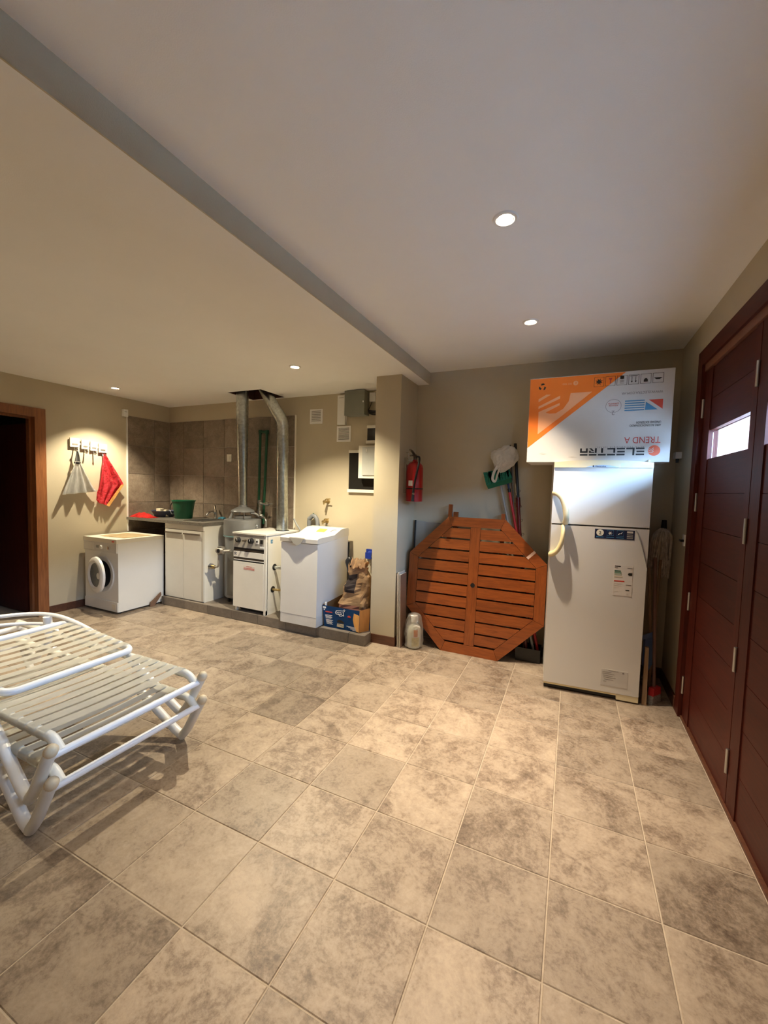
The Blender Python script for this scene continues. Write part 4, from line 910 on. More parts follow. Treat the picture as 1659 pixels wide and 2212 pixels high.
    box('case', XR - 0.04, XR, 3.80, 3.885, 1.80, 1.85, white_enamel, t, bevel=0.004); lathe('cable_gland', [(0, 0), (0.012, 0), (0.01, 0.03), (0, 0.03)], black_pl, t, (XR - 0.02, 3.84, 1.80), '-Z', 10)
    t = thing('door_latch', 'black and white latch on the right wall by the door', 'latch', (XR, 3.535, 1.16))
    box('plate', XR - 0.010, XR, 3.515, 3.555, 1.16, 1.24, white_enamel, t, bevel=0.002); box('bolt', XR - 0.03, XR - 0.010, 3.51, 3.56, 1.19, 1.205, black_pl, t, bevel=0.002)
build_wall_fittings()

# ================================================================ fruit box with paper bag
def build_fruit_box():
    # front face leans out a little towards the top; local frame = world
    fx0, fx1, yb = -2.215, -1.815, 3.455
    t = thing('fruit_box', 'blue printed cardboard fruit box on the tiled plinth', 'box', (-2.0, 3.6, 0.1))
    H = 0.215; y1 = 3.90; s = 0.024
    def quadslab(name, p, th, mat, par): 
        bm = B(); v = [bm.verts.new(q) for q in p]; f = bm.faces.new(v); bmesh.ops.solidify(bm, geom=[f], thickness=th); return put(name, bm, mat, par)
    fr = quadslab('front_panel', [(fx0, yb, 0.102), (fx1, yb, 0.102), (fx1, yb - 0.004, 0.102 + H), (fx0 - s, yb - 0.004, 0.102 + H)], 0.005, box_blue, t)
    quadslab('left_panel', [(fx0, yb, 0.102), (fx0 - s, yb, 0.102 + H), (fx0 - s, y1, 0.102 + H + 0.02), (fx0, y1, 0.102)], 0.005, card_brown, t)
    rp = quadslab('right_panel', [(fx1, yb, 0.102), (fx1 + 0.055, yb + 0.10, 0.102), (fx1 + 0.060, yb + 0.11, 0.102 + H + 0.01), (fx1, yb, 0.102 + H)], 0.005, banana, t)
    rp2 = quadslab('right_panel', [(fx1 + 0.055, yb + 0.10, 0.102), (fx1 + 0.060, y1, 0.102), (fx1 + 0.062, y1, 0.102 + H + 0.02), (fx1 + 0.060, yb + 0.11, 0.102 + H + 0.01)], 0.005, box_blue, t)
    quadslab('back_panel', [(fx0, y1, 0.102), (fx1 + 0.06, y1, 0.102), (fx1 + 0.06, y1, 0.102 + H), (fx0, y1, 0.102 + H)], 0.005, card_brown, t)
    quadslab('bottom_panel', [(fx0, yb, 0.102), (fx1, yb, 0.102), (fx1 + 0.055, y1, 0.102), (fx0, y1, 0.102)], 0.004, card_brown, t)
    Y = yb - 0.0055
    # print on the front
    xz('banana_print', [(-1.875, 0.285), (-1.835, 0.275), (fx1 - 0.001, 0.27), (fx1 - 0.001, 0.105), (-1.845, 0.108), (-1.87, 0.16), (-1.885, 0.22)], Y, 0.001, banana, fr)
    # hand hole and script logo
    xz('hand_hole', [(-2.065, 0.178), (-2.045, 0.197), (-2.01, 0.195), (-1.985, 0.178), (-1.98, 0.165), (-2.03, 0.168), (-2.06, 0.168)], Y, 0.001, print_black, fr)
    b = B()
    for pts in ([(-2.085, .262), (-2.075, .283), (-2.04, .287), (-1.998, .290), (-1.985, .305), (-1.975, .302), (-1.985, .285), (-1.998, .277), (-1.992, .262), (-1.988, .240), (-2.0, .245), (-2.015, .236), (-2.04, .236), (-2.045, .250), (-2.075, .250), (-2.085, .262)],
                [(-2.07, .272), (-2.06, .262), (-2.05, .272), (-2.04, .262), (-2.03, .274), (-2.02, .262), (-2.01, .272)], [(-2.05, .255), (-2.035, .245), (-2.02, .256), (-2.01, .248)]):
        tb(b, [(x, Y - 0.0005, z) for x, z in pts], 0.0028, 5, 0.6)
    put('script_logo', b, print_white, fr)
    for (x0, x1, z, m) in ((-2.20, -2.12, .252, print_red), (-1.94, -1.915, .243, print_red), (-1.945, -1.910, .236, print_red)): box('red_print', x0, x1, Y - 0.001, Y, z, z + 0.010, m, fr)
    for k in range(4): box('small_print', -2.205 + 0.003 * k, -2.12 - 0.012 * (k % 2), Y - 0.001, Y, 0.222 - 0.010 * k, 0.226 - 0.010 * k, print_white, fr)
    for k in range(5): box('small_print', -2.195 + 0.003 * k, -2.11 - 0.014 * (k % 2), Y - 0.001, Y, 0.176 - 0.010 * k, 0.180 - 0.010 * k, print_white, fr)
    for k in range(3): box('small_print', -2.065 + 0.002 * k, -1.985, Y - 0.001, Y, 0.125 + 0.012 * k, 0.131 + 0.012 * k, aged_light, fr)
    for k in range(4): box('small_print', -1.955 + 0.022 * k, -1.845, Y - 0.001, Y, 0.145 - 0.010 * k, 0.148 - 0.010 * k, print_white, fr)
    box('corner_mark', -2.232, -2.195, Y - 0.001, Y, 0.288, 0.306, print_white, fr); box('corner_mark', -2.222, -2.208, Y - 0.001, Y, 0.270, 0.282, print_white, fr)
    box('corner_tab', -2.215, -2.20, yb + 0.002, yb + 0.02, 0.30, 0.345, print_white, t)
    # paper bag: tapered crumpled sack
    g = thing('paper_bag', 'crumpled brown paper sack standing in the fruit box', 'paper bag', (-1.97, 3.66, 0.106))
    bm = B(); n = 28; m = 20; rings = []
    for k in range(m + 1):
        v = k / m; z = 0.108 + 0.60 * v
        hw = 0.190 - 0.088 * v; hd = 0.13 - 0.085 * v; cxs = -1.985 + 0.045 * v; cys = 3.665 + 0.03 * v
        ring = []
        for j in range(n):
            a = 2 * PI * j / n; c, s2 = math.cos(a), math.sin(a); e = 0.42
            x = math.copysign(abs(c) ** e, c) * hw; y = math.copysign(abs(s2) ** e, s2) * hd
            d = noise.noise(Vector((x * 9, y * 9, z * 8))) * 0.050 * (0.35 + v) + noise.noise(Vector((x * 22, y * 22, z * 18))) * 0.022
            dz = (noise.noise(Vector((a * 1.7, 4.2, 0))) * 0.055 + noise.noise(Vector((a * 5, 1.2, 0))) * 0.03) * max(0, v - 0.7) / 0.3
            ring.append(bm.verts.new((cxs + x * (1 + d / max(hw, .05)), cys + y * (1 + d / max(hd, .05)), z + dz)))
        rings.append(ring)
    for A, C in zip(rings[:-1], rings[1:]):
        for j in range(n): bm.faces.new((A[j], A[(j + 1) % n], C[(j + 1) % n], C[j]))
    bm.faces.new(rings[0][::-1])
    bmesh.ops.solidify(bm, geom=list(bm.faces), thickness=0.003)
    sk = put('sack', bm, kraft, g); sk.data.materials.append(pm('brown_black_print', (0.07, 0.05, 0.045), 0.7)); sk.data.materials.append(pm('faded_red_print', (0.46, 0.20, 0.13), 0.7))
    for p in sk.data.polygons:
        c = p.center + g.location
        if c.y < 3.66 and 0.44 < c.z < 0.62 and -2.07 + (0.62 - c.z) * -0.05 < c.x < -1.975 + (0.62 - c.z) * 0.18: p.material_index = 1
        elif c.y < 3.66 and 0.27 < c.z < 0.33 and c.x < -1.90: p.material_index = 2
    bm = B(); n = 10
    gg = [[bm.verts.new((-2.02 + 0.17 * i / n, 3.60 + 0.13 * j / 5 + 0.02 * noise.noise(Vector((i * .7, j * .7, 2))), 0.705 + 0.07 * math.sin(PI * j / 5) + 0.05 * noise.noise(Vector((i * .6, j * .8, 0))))) for j in range(6)] for i in range(n + 1)]
    for i in range(n):
        for j in range(5): bm.faces.new((gg[i][j], gg[i + 1][j], gg[i + 1][j + 1], gg[i][j + 1]))
    bmesh.ops.solidify(bm, geom=list(bm.faces), thickness=0.003); put('folded_top', bm, kraft, g)
    bm = B(); bmesh.ops.create_icosphere(bm, subdivisions=3, radius=0.055)
    for v in bm.verts: v.co = Vector((v.co.x * 0.9, v.co.y * 0.8, v.co.z * 1.5)) * (1 + 0.35 * noise.noise(v.co * 22)) + Vector((-2.08, 3.72, 0.70))
    tag(put('black_bag', bm, black_pl, smooth=True), 'crumpled black plastic bag tucked beside the paper sack', 'bag')
build_fruit_box()

# ================================================================ storage niche
def build_extinguisher():
    cx, cy, zb = -1.385, 3.70, 1.39
    t = thing('fire_extinguisher', 'red fire extinguisher hung on the column side', 'fire extinguisher', (cx, cy, zb))
    lathe('cylinder', [(0.0, 0.006), (0.070, 0.0), (0.080, 0.004), (0.080, 0.315), (0.074, 0.345), (0.050, 0.372), (0.022, 0.385), (0.020, 0.40), (0.0, 0.40)], red_paint, t, (cx, cy, zb), n=32)
    lathe('strap_band', [(0.0805, 0.118), (0.0825, 0.118), (0.0825, 0.130), (0.0805, 0.130)], black_pl, t, (cx, cy, zb), n=32, close=False)
    lathe('valve', [(0.0, 0.40), (0.018, 0.40), (0.018, 0.44), (0.012, 0.45), (0, 0.45)], dark_bronze, t, (cx, cy, zb), n=14)
    tube('lever', fillet([(cx + 0.0, cy - 0.01, zb + 0.44), (cx - 0.01, cy - 0.06, zb + 0.475), (cx - 0.015, cy - 0.10, zb + 0.485)], 0.03), 0.009, dark_bronze, t, n=8, sx=1.6)
    tube('carry_handle', fillet([(cx, cy, zb + 0.425), (cx - 0.005, cy - 0.06, zb + 0.44), (cx - 0.01, cy - 0.10, zb + 0.43)], 0.02), 0.007, dark_bronze, t, n=8, sx=1.6)
    hp = smooth_path([(cx + 0.015, cy, zb + 0.43), (cx + 0.06, cy - 0.05, zb + 0.415), (cx + 0.065, cy - 0.085, zb + 0.34), (cx + 0.040, cy - 0.096, zb + 0.20), (cx + 0.028, cy - 0.096, zb + 0.11)])
    tube('hose', hp, 0.010, black_pl, t, n=10)
    tube('nozzle', [(cx + 0.028, cy - 0.096, zb + 0.115), (cx + 0.022, cy - 0.096, zb + 0.005)], [0.011, 0.016], black_pl, t, n=12)
    lathe('nozzle_ring', [(0.0, -0.008), (0.0125, -0.008), (0.0125, 0.008), (0, 0.008)], chrome, t, (cx + 0.026, cy - 0.0965, zb + 0.075), n=12)
    b = B(); n = 6; r = 0.0808
    for k in range(n):
        a0, a1 = -2.0 + 0.55 * k / n, -2.0 + 0.55 * (k + 1) / n
        b.faces.new([b.verts.new((cx + r * math.cos(a), cy + r * math.sin(a), zb + z)) for a, z in ((a0, .15), (a1, .15), (a1, .20), (a0, .20))])
    put('data_label', b, print_white, t)
    b = B(); tb(b, fillet([(XC2, cy + 0.02, zb + 0.47), (cx - 0.06, cy - 0.02, zb + 0.47), (cx - 0.06, cy - 0.02, zb + 0.395)], 0.02), 0.004, 6); tb(b, fillet([(cx - 0.06, cy - 0.02, zb + 0.397), (cx - 0.02, cy, zb + 0.397)], 0.01), 0.004, 6)
    put('wall_bracket', b, steel, t, smooth=True)
    box('bracket_plate', XC2, XC2 + 0.025, cy - 0.03, cy + 0.03, zb + 0.08, zb + 0.42, steel, t, bevel=0.002)
build_extinguisher()

def build_niche():
    # loose boards against the column
    for k, (xb, th, ya, yb, z1, m, lab) in enumerate(((XC2 + 0.014, 0.006, 3.545, 3.68, 0.700, board_b, 'innermost dark thin board leaning on the column'), (XC2 + 0.028, 0.006, 3.54, 3.69, 0.715, board_w, 'middle pale thin board leaning on the column'), (XC2 + 0.044, 0.007, 3.535, 3.69, 0.695, board_b, 'outermost pale-edged brown board leaning on the column'))):
        lean = 0.02
        b = B(); pr(b, [(xb + lean, 0.0), (xb + lean + th, 0.0), (xb + th, z1), (xb, z1)], (0, ya, 0.002), (1, 0, 0), (0, 0, 1), (0, yb - ya, 0))
        t = thing('leaning_board', lab, 'board', (xb, (ya + yb) / 2, 0), group='boards leaning on the column')
        put('sheet', b, m, t)
        b = B(); pr(b, [(xb + lean, 0.0), (xb + lean + th, 0.0), (xb + th, z1), (xb, z1)], (0, ya - 0.0015, 0.002), (1, 0, 0), (0, 0, 1), (0, 0.0015, 0)); put('front_edge', b, board_w, t)
        box('top_edge', xb, xb + th, ya, yb, z1 + 0.002, z1 + 0.0035, board_w, t)
    # bottle in a plastic bag
    cx, cy = -1.312, 3.62
    t = thing('bagged_bottle', 'white detergent bottle wrapped in a clear plastic bag', 'bottle', (cx, cy, 0))
    lathe('bottle_body', [(0, 0.006), (0.060, 0.006), (0.066, 0.015), (0.066, 0.17), (0.055, 0.21), (0.028, 0.235), (0.026, 0.25), (0, 0.25)], pm('milky_plastic', (0.62, 0.62, 0.52), 0.4), t, (cx, cy, 0), n=26)
    lathe('cap', [(0, 0.25), (0.036, 0.25), (0.036, 0.30), (0.030, 0.312), (0, 0.312)], white_enamel, t, (cx, cy, 0), n=20)
    b = B(); r = 0.0672
    for k in range(8):
        a0, a1 = -1.5 + 1.1 * k / 8, -1.5 + 1.1 * (k + 1) / 8
        b.faces.new([b.verts.new((cx + r * math.cos(a), cy + r * math.sin(a), z)) for a, z in ((a0, .03), (a1, .03), (a1, .115), (a0, .115))])
    put('yellow_label', b, pm('bottle_label', (0.50, 0.42, 0.16), 0.5, var=0.3, scale=30), t)
    b = B()
    for k in range(6):
        a0, a1 = -1.25 + 0.6 * k / 6, -1.25 + 0.6 * (k + 1) / 6
        b.faces.new([b.verts.new((cx + r * math.cos(a), cy + r * math.sin(a), z)) for a, z in ((a0, .115), (a1, .125), (a1, .185), (a0, .19))])
    put('orange_label', b, pm('orange_label', (0.55, 0.15, 0.03), 0.5, var=0.2, scale=30), t)
    bm = B(); bmesh.ops.create_icosphere(bm, subdivisions=4, radius=1.0)
    for v in bm.verts:
        z = (v.co.z + 1) / 2; w = 0.088 if z < 0.6 else 0.088 - 0.09 * (z - 0.6)
        h = Vector((v.co.x, v.co.y, 0)); h = h.normalized() * min(1, h.length * 2.2) if h.length > 1e-5 else h
        d = 1 + 0.16 * noise.noise(v.co * 3.1) + 0.08 * noise.noise(v.co * 8)
        v.co = Vector((cx + h.x * w * d, cy + h.y * w * 0.95 * d, 0.003 + z * 0.335 * (0.97 + 0.03 * d)))
    put('bag_wrap', bm, film, t, smooth=True)
    b = B(); tb(b, smooth_path([(cx + 0.03, cy - 0.085, 0.225), (cx + 0.06, cy - 0.095, 0.24), (cx + 0.085, cy - 0.085, 0.225), (cx + 0.05, cy - 0.09, 0.205)]), 0.010, 8, 0.5); put('bag_knot', b, bagplastic, t, smooth=True)
    # clear sheet behind the table
    t = thing('plastic_sheet', 'clear plastic covered panel leaning in the niche corner', 'panel', (-1.33, 3.93, 0.0))
    b = B(); pr(b, [(-1.46, 0.0), (-1.18, 0.0), (-1.18, 1.17), (-1.46, 1.185)], (0, 3.90, 0.003), (1, 0, 0), (0, 0.055, 1), (0, 0.006, 0)); put('clear_cover', b, film, t)
    b = B(); pr(b, [(-1.465, 0.0), (-1.45, 0.0), (-1.452, 1.19), (-1.466, 1.19)], (0, 3.892, 0.003), (1, 0, 0), (0, 0.055, 1), (0, 0.016, 0)); put('dark_edge', b, black_pl, t)
    b = B(); pr(b, [(-1.36, 0.0), (-1.12, 0.0), (-1.12, 1.165), (-1.36, 1.17)], (0, 3.915, 0.003), (1, 0, 0), (0, 0.05, 1), (0, 0.008, 0)); put('grey_board', b, pm('grey_green_board', (0.34, 0.34, 0.30), 0.6), t)
build_niche()

def build_table():
    cx, W, yb, th = -0.800, 1.264, 3.672, 0.028
    lean = math.atan2(0.13, 1.28)
    t = thing('octagonal_table', 'octagonal slatted reddish wood table standing on edge', 'table', (cx, yb, 0.0), rot=(-lean, 0, 0))
    # local: x across, z up the top, y thickness (front at y=0)
    R = W / 2; a = R * math.tan(PI / 8); fw = 0.088
    def octp(r): 
        q = r * math.tan(PI / 8); return [(-q, -r), (q, -r), (r, -q), (r, q), (q, r), (-q, r), (-r, q), (-r, -q)]
    O, I = octp(R), octp(R - fw); g = 0.0012
    names = ['rim_board'] * 8
    for k in range(8):
        p, q, s, u = Vector(O[k]), Vector(O[(k + 1) % 8]), Vector(I[(k + 1) % 8]), Vector(I[k])
        d = (q - p).normalized() * g
        b = B(); pr(b, [tuple(v + Vector((0, R))) for v in (p + d, q - d, s - d, u + d)], (0, 0, 0), (1, 0, 0), (0, 0, 1), (0, th, 0))
        put('rim_board', b, teak_x if k in (0, 4, 1, 3, 5, 7) else teak_z, t, local=True, bevel=0.003)
    r = R - fw - 0.002; qh = r * math.tan(PI / 8); sw = 0.045
    b = B(); pr(b, [(-sw, R - r), (sw, R - r), (sw, R + r), (-sw, R + r)], (0, 0, 0), (1, 0, 0), (0, 0, 1), (0, th, 0)); put('centre_board', b, teak_z, t, local=True, bevel=0.003)
    lathe('parasol_hole', [(0, 0), (0.021, 0), (0.021, 0.0012), (0, 0.0012)], black_pl, t, (0.004, 0.0002, R + 0.01), '-Y', 24, local=True)
    n = 10; gap = 0.0155; h = (2 * r - gap * (n + 1)) / n
    lim = lambda z: min(r, r - max(0, abs(z) - qh))         # half width of the inner octagon at height z
    for k in range(n):
        z0 = -r + gap + k * (h + gap); z1 = z0 + h
        zs = sorted(set([z0, z1] + [z for z in (-qh, qh) if z0 < z < z1]))
        for sgn in (-1, 1):
            out = [(sgn * (lim(z) - 0.001), R + z) for z in zs]; poly = [(sgn * (sw + 0.002), R + z0)] + out + [(sgn * (sw + 0.002), R + z1)]
            b = B(); pr(b, poly if sgn > 0 else poly[::-1], (0, 0.002, 0), (1, 0, 0), (0, 0, 1), (0, th + 0.012, 0)); put('slat', b, teak_x, t, local=True, bevel=0.002, seg=1)
    for xx in (-0.40, -0.02, 0.38): 
        b = B(); bx(b, xx - 0.03, xx + 0.03, th + 0.014, th + 0.026, R - 0.45, R + 0.45); put('batten', b, teak_z, t, local=True)
    # folded legs behind, ends showing above the rim
    for (x0, zt, w) in ((-0.268, 1.385, 0.020), (0.232, 1.318, 0.018)):
        b = B(); pr(b, [(x0 - w, 0.35), (x0 + w, 0.35), (x0 + w * 0.9, zt), (x0 - w * 0.9, zt)], (0, th + 0.027, 0), (1, 0, 0), (0, 0, 1), (0, 0.035, 0)); put('folded_leg', b, teak_z, t, local=True, bevel=0.004)
    b = B(); bx(b, -0.235, -0.19, th + 0.03, th + 0.06, 1.10, 1.315); put('hinge_block', b, teak_z, t, local=True, bevel=0.003)
    # tape on the upper right rim
    c = Vector((0.497, 0.967)); d = Vector((0.70, 0.71)); pn = Vector((-d.y, d.x)) * 0.012; e = d * 0.045
    b = B(); pr(b, [tuple(c - e - pn), tuple(c + e - pn), tuple(c + e + pn), tuple(c - e + pn)], (0, -0.0004, 0), (1, 0, 0), (0, 0, 1), (0, -0.001, 0)); put('tape_strip', b, pm('pink_tape', (0.70, 0.50, 0.42), 0.6), t, local=True)
build_table()

def build_poles():
    # all stand behind the table and lean on the niche wall
    t = thing('broom', 'upturned broom with green bristles under a plastic bag', 'broom', (-0.30, 3.85, 0))
    a, b2 = Vector((-0.235, 3.86, 0.012)), Vector((-0.628, 3.925, 1.63))
    tube('handle', [a, b2], 0.011, pm('grey_handle', (0.30, 0.295, 0.28), 0.4), t, n=10)
    bm = B(); n = 12
    for k in range(9):
        u = -0.105 + 0.21 * k / 8; x = -0.625 + u * 0.96; z = 1.60 + u * 0.32
        lean = 0.02 * math.sin(k * 2.1)
        pr(bm, [(-0.013, 0), (0.013, 0), (0.017 + lean, 0.118 + 0.008 * math.sin(k * 3)), (-0.017 + lean, 0.118 + 0.008 * math.cos(k * 5))], (x, 3.885, z), (0.96, 0, 0.3), (-0.24, 0, 0.97), (0, 0.055, 0))
    o = put('bristles', bm, green_br, t); o['kind'] = 'stuff'
    bm = B(); pr(bm, [(-0.11, -0.03), (0.11, -0.03), (0.115, 0.012), (-0.115, 0.012)], (-0.625, 3.888, 1.592), (0.955, 0, 0.30), (-0.3, 0, 0.955), (0, 0.05, 0)); put('head_block', bm, green_pl, t, bevel=0.008)
    g = thing('white_bag', 'crumpled white plastic carrier bag hung over the broom', 'bag', (-0.58, 3.88, 1.68))
    bm = B(); bmesh.ops.create_icosphere(bm, subdivisions=5, radius=1.0)
    for v in bm.verts:
        c = v.co.copy(); d = 1 + 0.22 * noise.noise(c * 1.6 + Vector((3, 1, 0))) + 0.13 * abs(noise.noise(c * 4.0)) + 0.06 * noise.noise(c * 9)
        x, y, z = c.x * 0.122, c.y * 0.065, c.z * 0.112
        if z < 0: x *= 1 - 0.45 * (-c.z) ** 1.2
        v.co = Vector((-0.578 + x * d + 0.10 * z, 3.845 + y * d, 1.805 + z * d))
    put('bag_body', bm, bagplastic, g, smooth=True, angle=1.2)
    for pts in ([(-0.625, 3.79, 1.74), (-0.655, 3.78, 1.68), (-0.665, 3.782, 1.62), (-0.640, 3.78, 1.60), (-0.625, 3.782, 1.66), (-0.61, 3.79, 1.72)], [(-0.62, 3.785, 1.73), (-0.58, 3.775, 1.80), (-0.55, 3.772, 1.77), (-0.575, 3.775, 1.74)], [(-0.615, 3.785, 1.76), (-0.63, 3.772, 1.82), (-0.605, 3.77, 1.835), (-0.60, 3.775, 1.78)]):
        tube('bag_handle', smooth_path(pts), 0.012, bagplastic, g, n=8, sx=0.3)
    t = thing('telescopic_pole', 'red and navy telescopic pole leaning in the niche', 'pole', (-0.19, 3.84, 0))
    p = lambda s: Vector((-0.205, 3.90, 0.012)).lerp(Vector((-0.572, 3.945, 1.68)), s)
    tube('lower_tube', [p(0), p(0.905)], 0.0125, red_pole, t, n=12); tube('upper_tube', [p(0.90), p(1.0)], 0.010, blue_pole, t, n=12); tube('grip_ring', [p(0.895), p(0.915)], 0.0145, black_pl, t, n=12)
    t = thing('dark_red_pole', 'thick dark red pole leaning beside the white bag', 'pole', (-0.33, 3.86, 0))
    p2 = lambda s: Vector((-0.31, 3.85, 0.012)).lerp(Vector((-0.505, 3.958, 1.955)), s)
    tube('shaft', [p2(0), p2(0.72)], 0.015, darkred_pole, t, n=12); tube('upper_shaft', [p2(0.72), p2(1)], 0.0135, black_pl, t, n=12); tube('collar', [p2(0.70), p2(0.745)], 0.021, darkred_pole, t, n=12)
    tube('chrome_insert', [p2(0.755) + Vector((-0.014, -0.006, 0)), p2(0.81) + Vector((-0.014, -0.006, 0))], 0.005, chrome, t, n=8)
    t = thing('fishing_rod', 'thin black fishing rod with line rings in the niche', 'rod', (-0.28, 3.87, 0))
    p3 = lambda s: Vector((-0.27, 3.90, 0.012)).lerp(Vector((-0.478, 3.972, 1.60)), s)
    tube('blank', [p3(0), p3(1.0)], [0.009, 0.004], black_pl, t, n=8)
    for s in (0.62, 0.70, 0.78, 0.86, 0.95):
        put('line_ring', tb(B(), [p3(s) + Vector((0.016 + 0.010 * math.cos(q), -0.004, 0.010 * math.sin(q))) for q in [2 * PI * k / 10 for k in range(10)]], 0.0016, 5, closed=True), black_pl, t, smooth=True)
    t = thing('thin_stick', 'thin brown stick peeking above the white bag', 'stick', (-0.42, 3.95, 0)); tube('shaft', [(-0.36, 3.90, 0.006), (-0.549, 3.972, 1.945)], 0.006, dark_bronze, t, n=8)
    t = thing('pale_lath', 'pale wooden lath standing behind the red pole', 'lath', (-0.40, 3.93, 0)); b = B(); pr(b, [(-0.34, 0.004), (-0.31, 0.004), (-0.475, 1.41), (-0.50, 1.41)], (0, 3.925, 0), (1, 0, 0), (0, 0.028, 1), (0, 0.008, 0)); put('strip', b, stick_wood, t)
    # dark odds and ends on the floor behind the table's right corner
    b = bx(B(), -0.40, -0.19, 3.79, 3.95, 0.0, 0.12); bmesh.ops.delete(b, geom=[f for f in b.faces if all(v.co.z > 0.1 for v in f.verts)], context='FACES_ONLY'); bmesh.ops.solidify(b, geom=list(b.faces), thickness=0.005); o = put('black_crate', b, black_pl); tag(o, 'low black crate on the floor behind the table corner', 'crate')
build_poles()

# ================================================================ fridge and the box on it
def build_fridge():
    rz = math.radians(4.2); W, D = 0.640, 0.560
    c, s = math.cos(rz), math.sin(rz); fl = Vector((-0.136, 3.340))
    ctr = fl + Vector((c * W / 2 - s * D / 2, s * W / 2 + c * D / 2))
    t = thing('refrigerator', 'tall white two-door refrigerator with aged cream handles', 'refrigerator', (ctr.x, ctr.y, 0), rz)
    L = dict(local=True); w = W / 2; yf = -D / 2
    bd = pm('fridge_white', (0.70, 0.685, 0.65), 0.30, var=0.015, scale=2)
    box('cabinet', -w + 0.004, w - 0.004, yf + 0.058, D / 2, 0.035, 1.7475, bd, t, bevel=0.006, **L)
    fd = box('freezer_door', -w, w, yf, yf + 0.054, 1.283, 1.705, bd, t, bevel=0.012, seg=3, **L)
    rd = box('fridge_door', -w, w, yf, yf + 0.054, 0.055, 1.272, bd, t, bevel=0.012, seg=3, **L)
    box('door_gasket', -w + 0.01, w - 0.01, yf + 0.05, yf + 0.06, 0.06, 1.70, panel_grey, t, **L)
    # arched cream top trim
    bm = B(); n = 16; pts = [(-w, 1.703)] + [(-w + W * k / n, 1.742 + 0.016 * (1 - (2 * k / n - 1) ** 2)) for k in range(n + 1)] + [(w, 1.703)]
    pr(bm, pts, (0, yf + 0.030, 0), (1, 0, 0), (0, 0, 1), (0, -0.038, 0)); put('top_trim', bm, aged_light, t, bevel=0.006, **L)
    bm = B(); pr(bm, [(-0.11 + 0.22 * k / 10, 1.7045 + 0.018 * (1 - (2 * k / 10 - 1) ** 2)) for k in range(11)], (0, yf - 0.0085, 0), (1, 0, 0), (0, 0, 1), (0, -0.001, 0)); bp = put('badge_plate', bm, pm('badge_blue', (0.45, 0.58, 0.74), 0.3), t, **L)
    text('badge_text', 'Electrolux', 0.017, (-0.045, yf - 0.0102, 1.7075), (1, 0, 0), (0, 0, 1), navy, bp, local=True)
    lathe('badge_emblem', [(0, 0), (0.006, 0), (0.006, 0.001), (0, 0.001)], navy, bp, (-0.058, yf - 0.0097, 1.7135), '-Y', 12, local=True)
    bm = B(); pr(bm, [(0.12, 1.706), (0.31, 1.706), (0.31, 1.722), (0.25, 1.728), (0.12, 1.734)], (0, yf - 0.0085, 0), (1, 0, 0), (0, 0, 1), (0, -0.001, 0)); put('top_sticker', bm, pm('top_film', (0.62, 0.70, 0.78), 0.25), t, **L)
    lathe('hinge_cap', [(0, 0), (0.009, 0), (0.008, 0.014), (0, 0.016)], print_white, t, (0.295, yf + 0.02, 1.748), n=12, local=True)
    # handles
    y0 = yf - 0.002
    tube('handle', smooth_path([(-0.312, y0 + 0.004, 1.512), (-0.290, y0 - 0.030, 1.508), (-0.255, y0 - 0.046, 1.470), (-0.232, y0 - 0.050, 1.400), (-0.222, y0 - 0.046, 1.330), (-0.226, y0 - 0.020, 1.288)]), 0.0215, aged_light, fd, n=14, local=True, sx=0.8)
    tube('handle', smooth_path([(-0.238, y0 - 0.012, 1.270), (-0.238, y0 - 0.040, 1.220), (-0.243, y0 - 0.046, 1.160), (-0.262, y0 - 0.040, 1.100), (-0.290, y0 - 0.026, 1.062), (-0.314, y0 + 0.004, 1.048)]), [0.017 + 0.008 * (i / 30) for i in range(31)], aged_cream, rd, n=14, local=True, sx=0.8)
    # stickers
    st = box('feature_sticker', -0.022, 0.232, yf - 0.0014, yf, 1.190, 1.258, navy, rd, **L)
    Y = yf - 0.0016
    lathe('round_mark', [(0, 0), (0.024, 0), (0.024, 0.0008), (0, 0.0008)], pm('cream_mark', (0.80, 0.76, 0.62), 0.5), st, (0.012, Y, 1.232), '-Y', 24, local=True)
    text('round_number', '2', 0.034, (0.012, Y - 0.0012, 1.220), (1, 0, 0), (0, 0, 1), print_black, st, local=True, align='CENTER')
    for k, xx in enumerate((0.078, 0.142)):
        bm = B(); tb(bm, [(xx + a * 0.021, Y, 1.233 + b2 * 0.019) for a, b2 in ((-1, -1), (1, -1), (1, 1), (-1, 1))], 0.0012, 5, closed=True); put('icon_frame', bm, print_blue, st, **L)
    bm = B()
    for a in range(3): tb(bm, [(0.078 + 0.012 * math.cos(a * PI / 3), Y, 1.231 + 0.012 * math.sin(a * PI / 3)), (0.078 - 0.012 * math.cos(a * PI / 3), Y, 1.231 - 0.012 * math.sin(a * PI / 3))], 0.0022, 5)
    put('snow_icon', bm, pale_st, st, **L)
    bm = B(); tb(bm, [(0.130, Y, 1.224), (0.140, Y, 1.232), (0.146, Y, 1.229), (0.154, Y, 1.242)], 0.0022, 5); put('arrow_icon', bm, pale_st, st, **L)
    for z0, z1, m in ((1.238, 1.252, pale_st), (1.222, 1.230, print_grey), (1.212, 1.216, pale_st), (1.198, 1.206, print_grey)): box('text_block', 0.184, 0.222, Y - 0.0004, Y + 0.0004, z0, z1, m, st, **L)
    for xx in (0.012, 0.078, 0.142): box('caption_line', xx - 0.024, xx + 0.024, Y - 0.0004, Y + 0.0004, 1.199, 1.203, print_blue, st, **L)
    en = box('energy_label', 0.116, 0.236, yf - 0.0012, yf, 0.782, 1.004, pm('label_film', (0.70, 0.665, 0.62), 0.4), rd, **L)
    Y = yf - 0.0014
    def ln(x0, x1, z0, z1, m): box('label_line', x0, x1, Y - 0.0004, Y + 0.0004, z0, z1, m, en, **L)
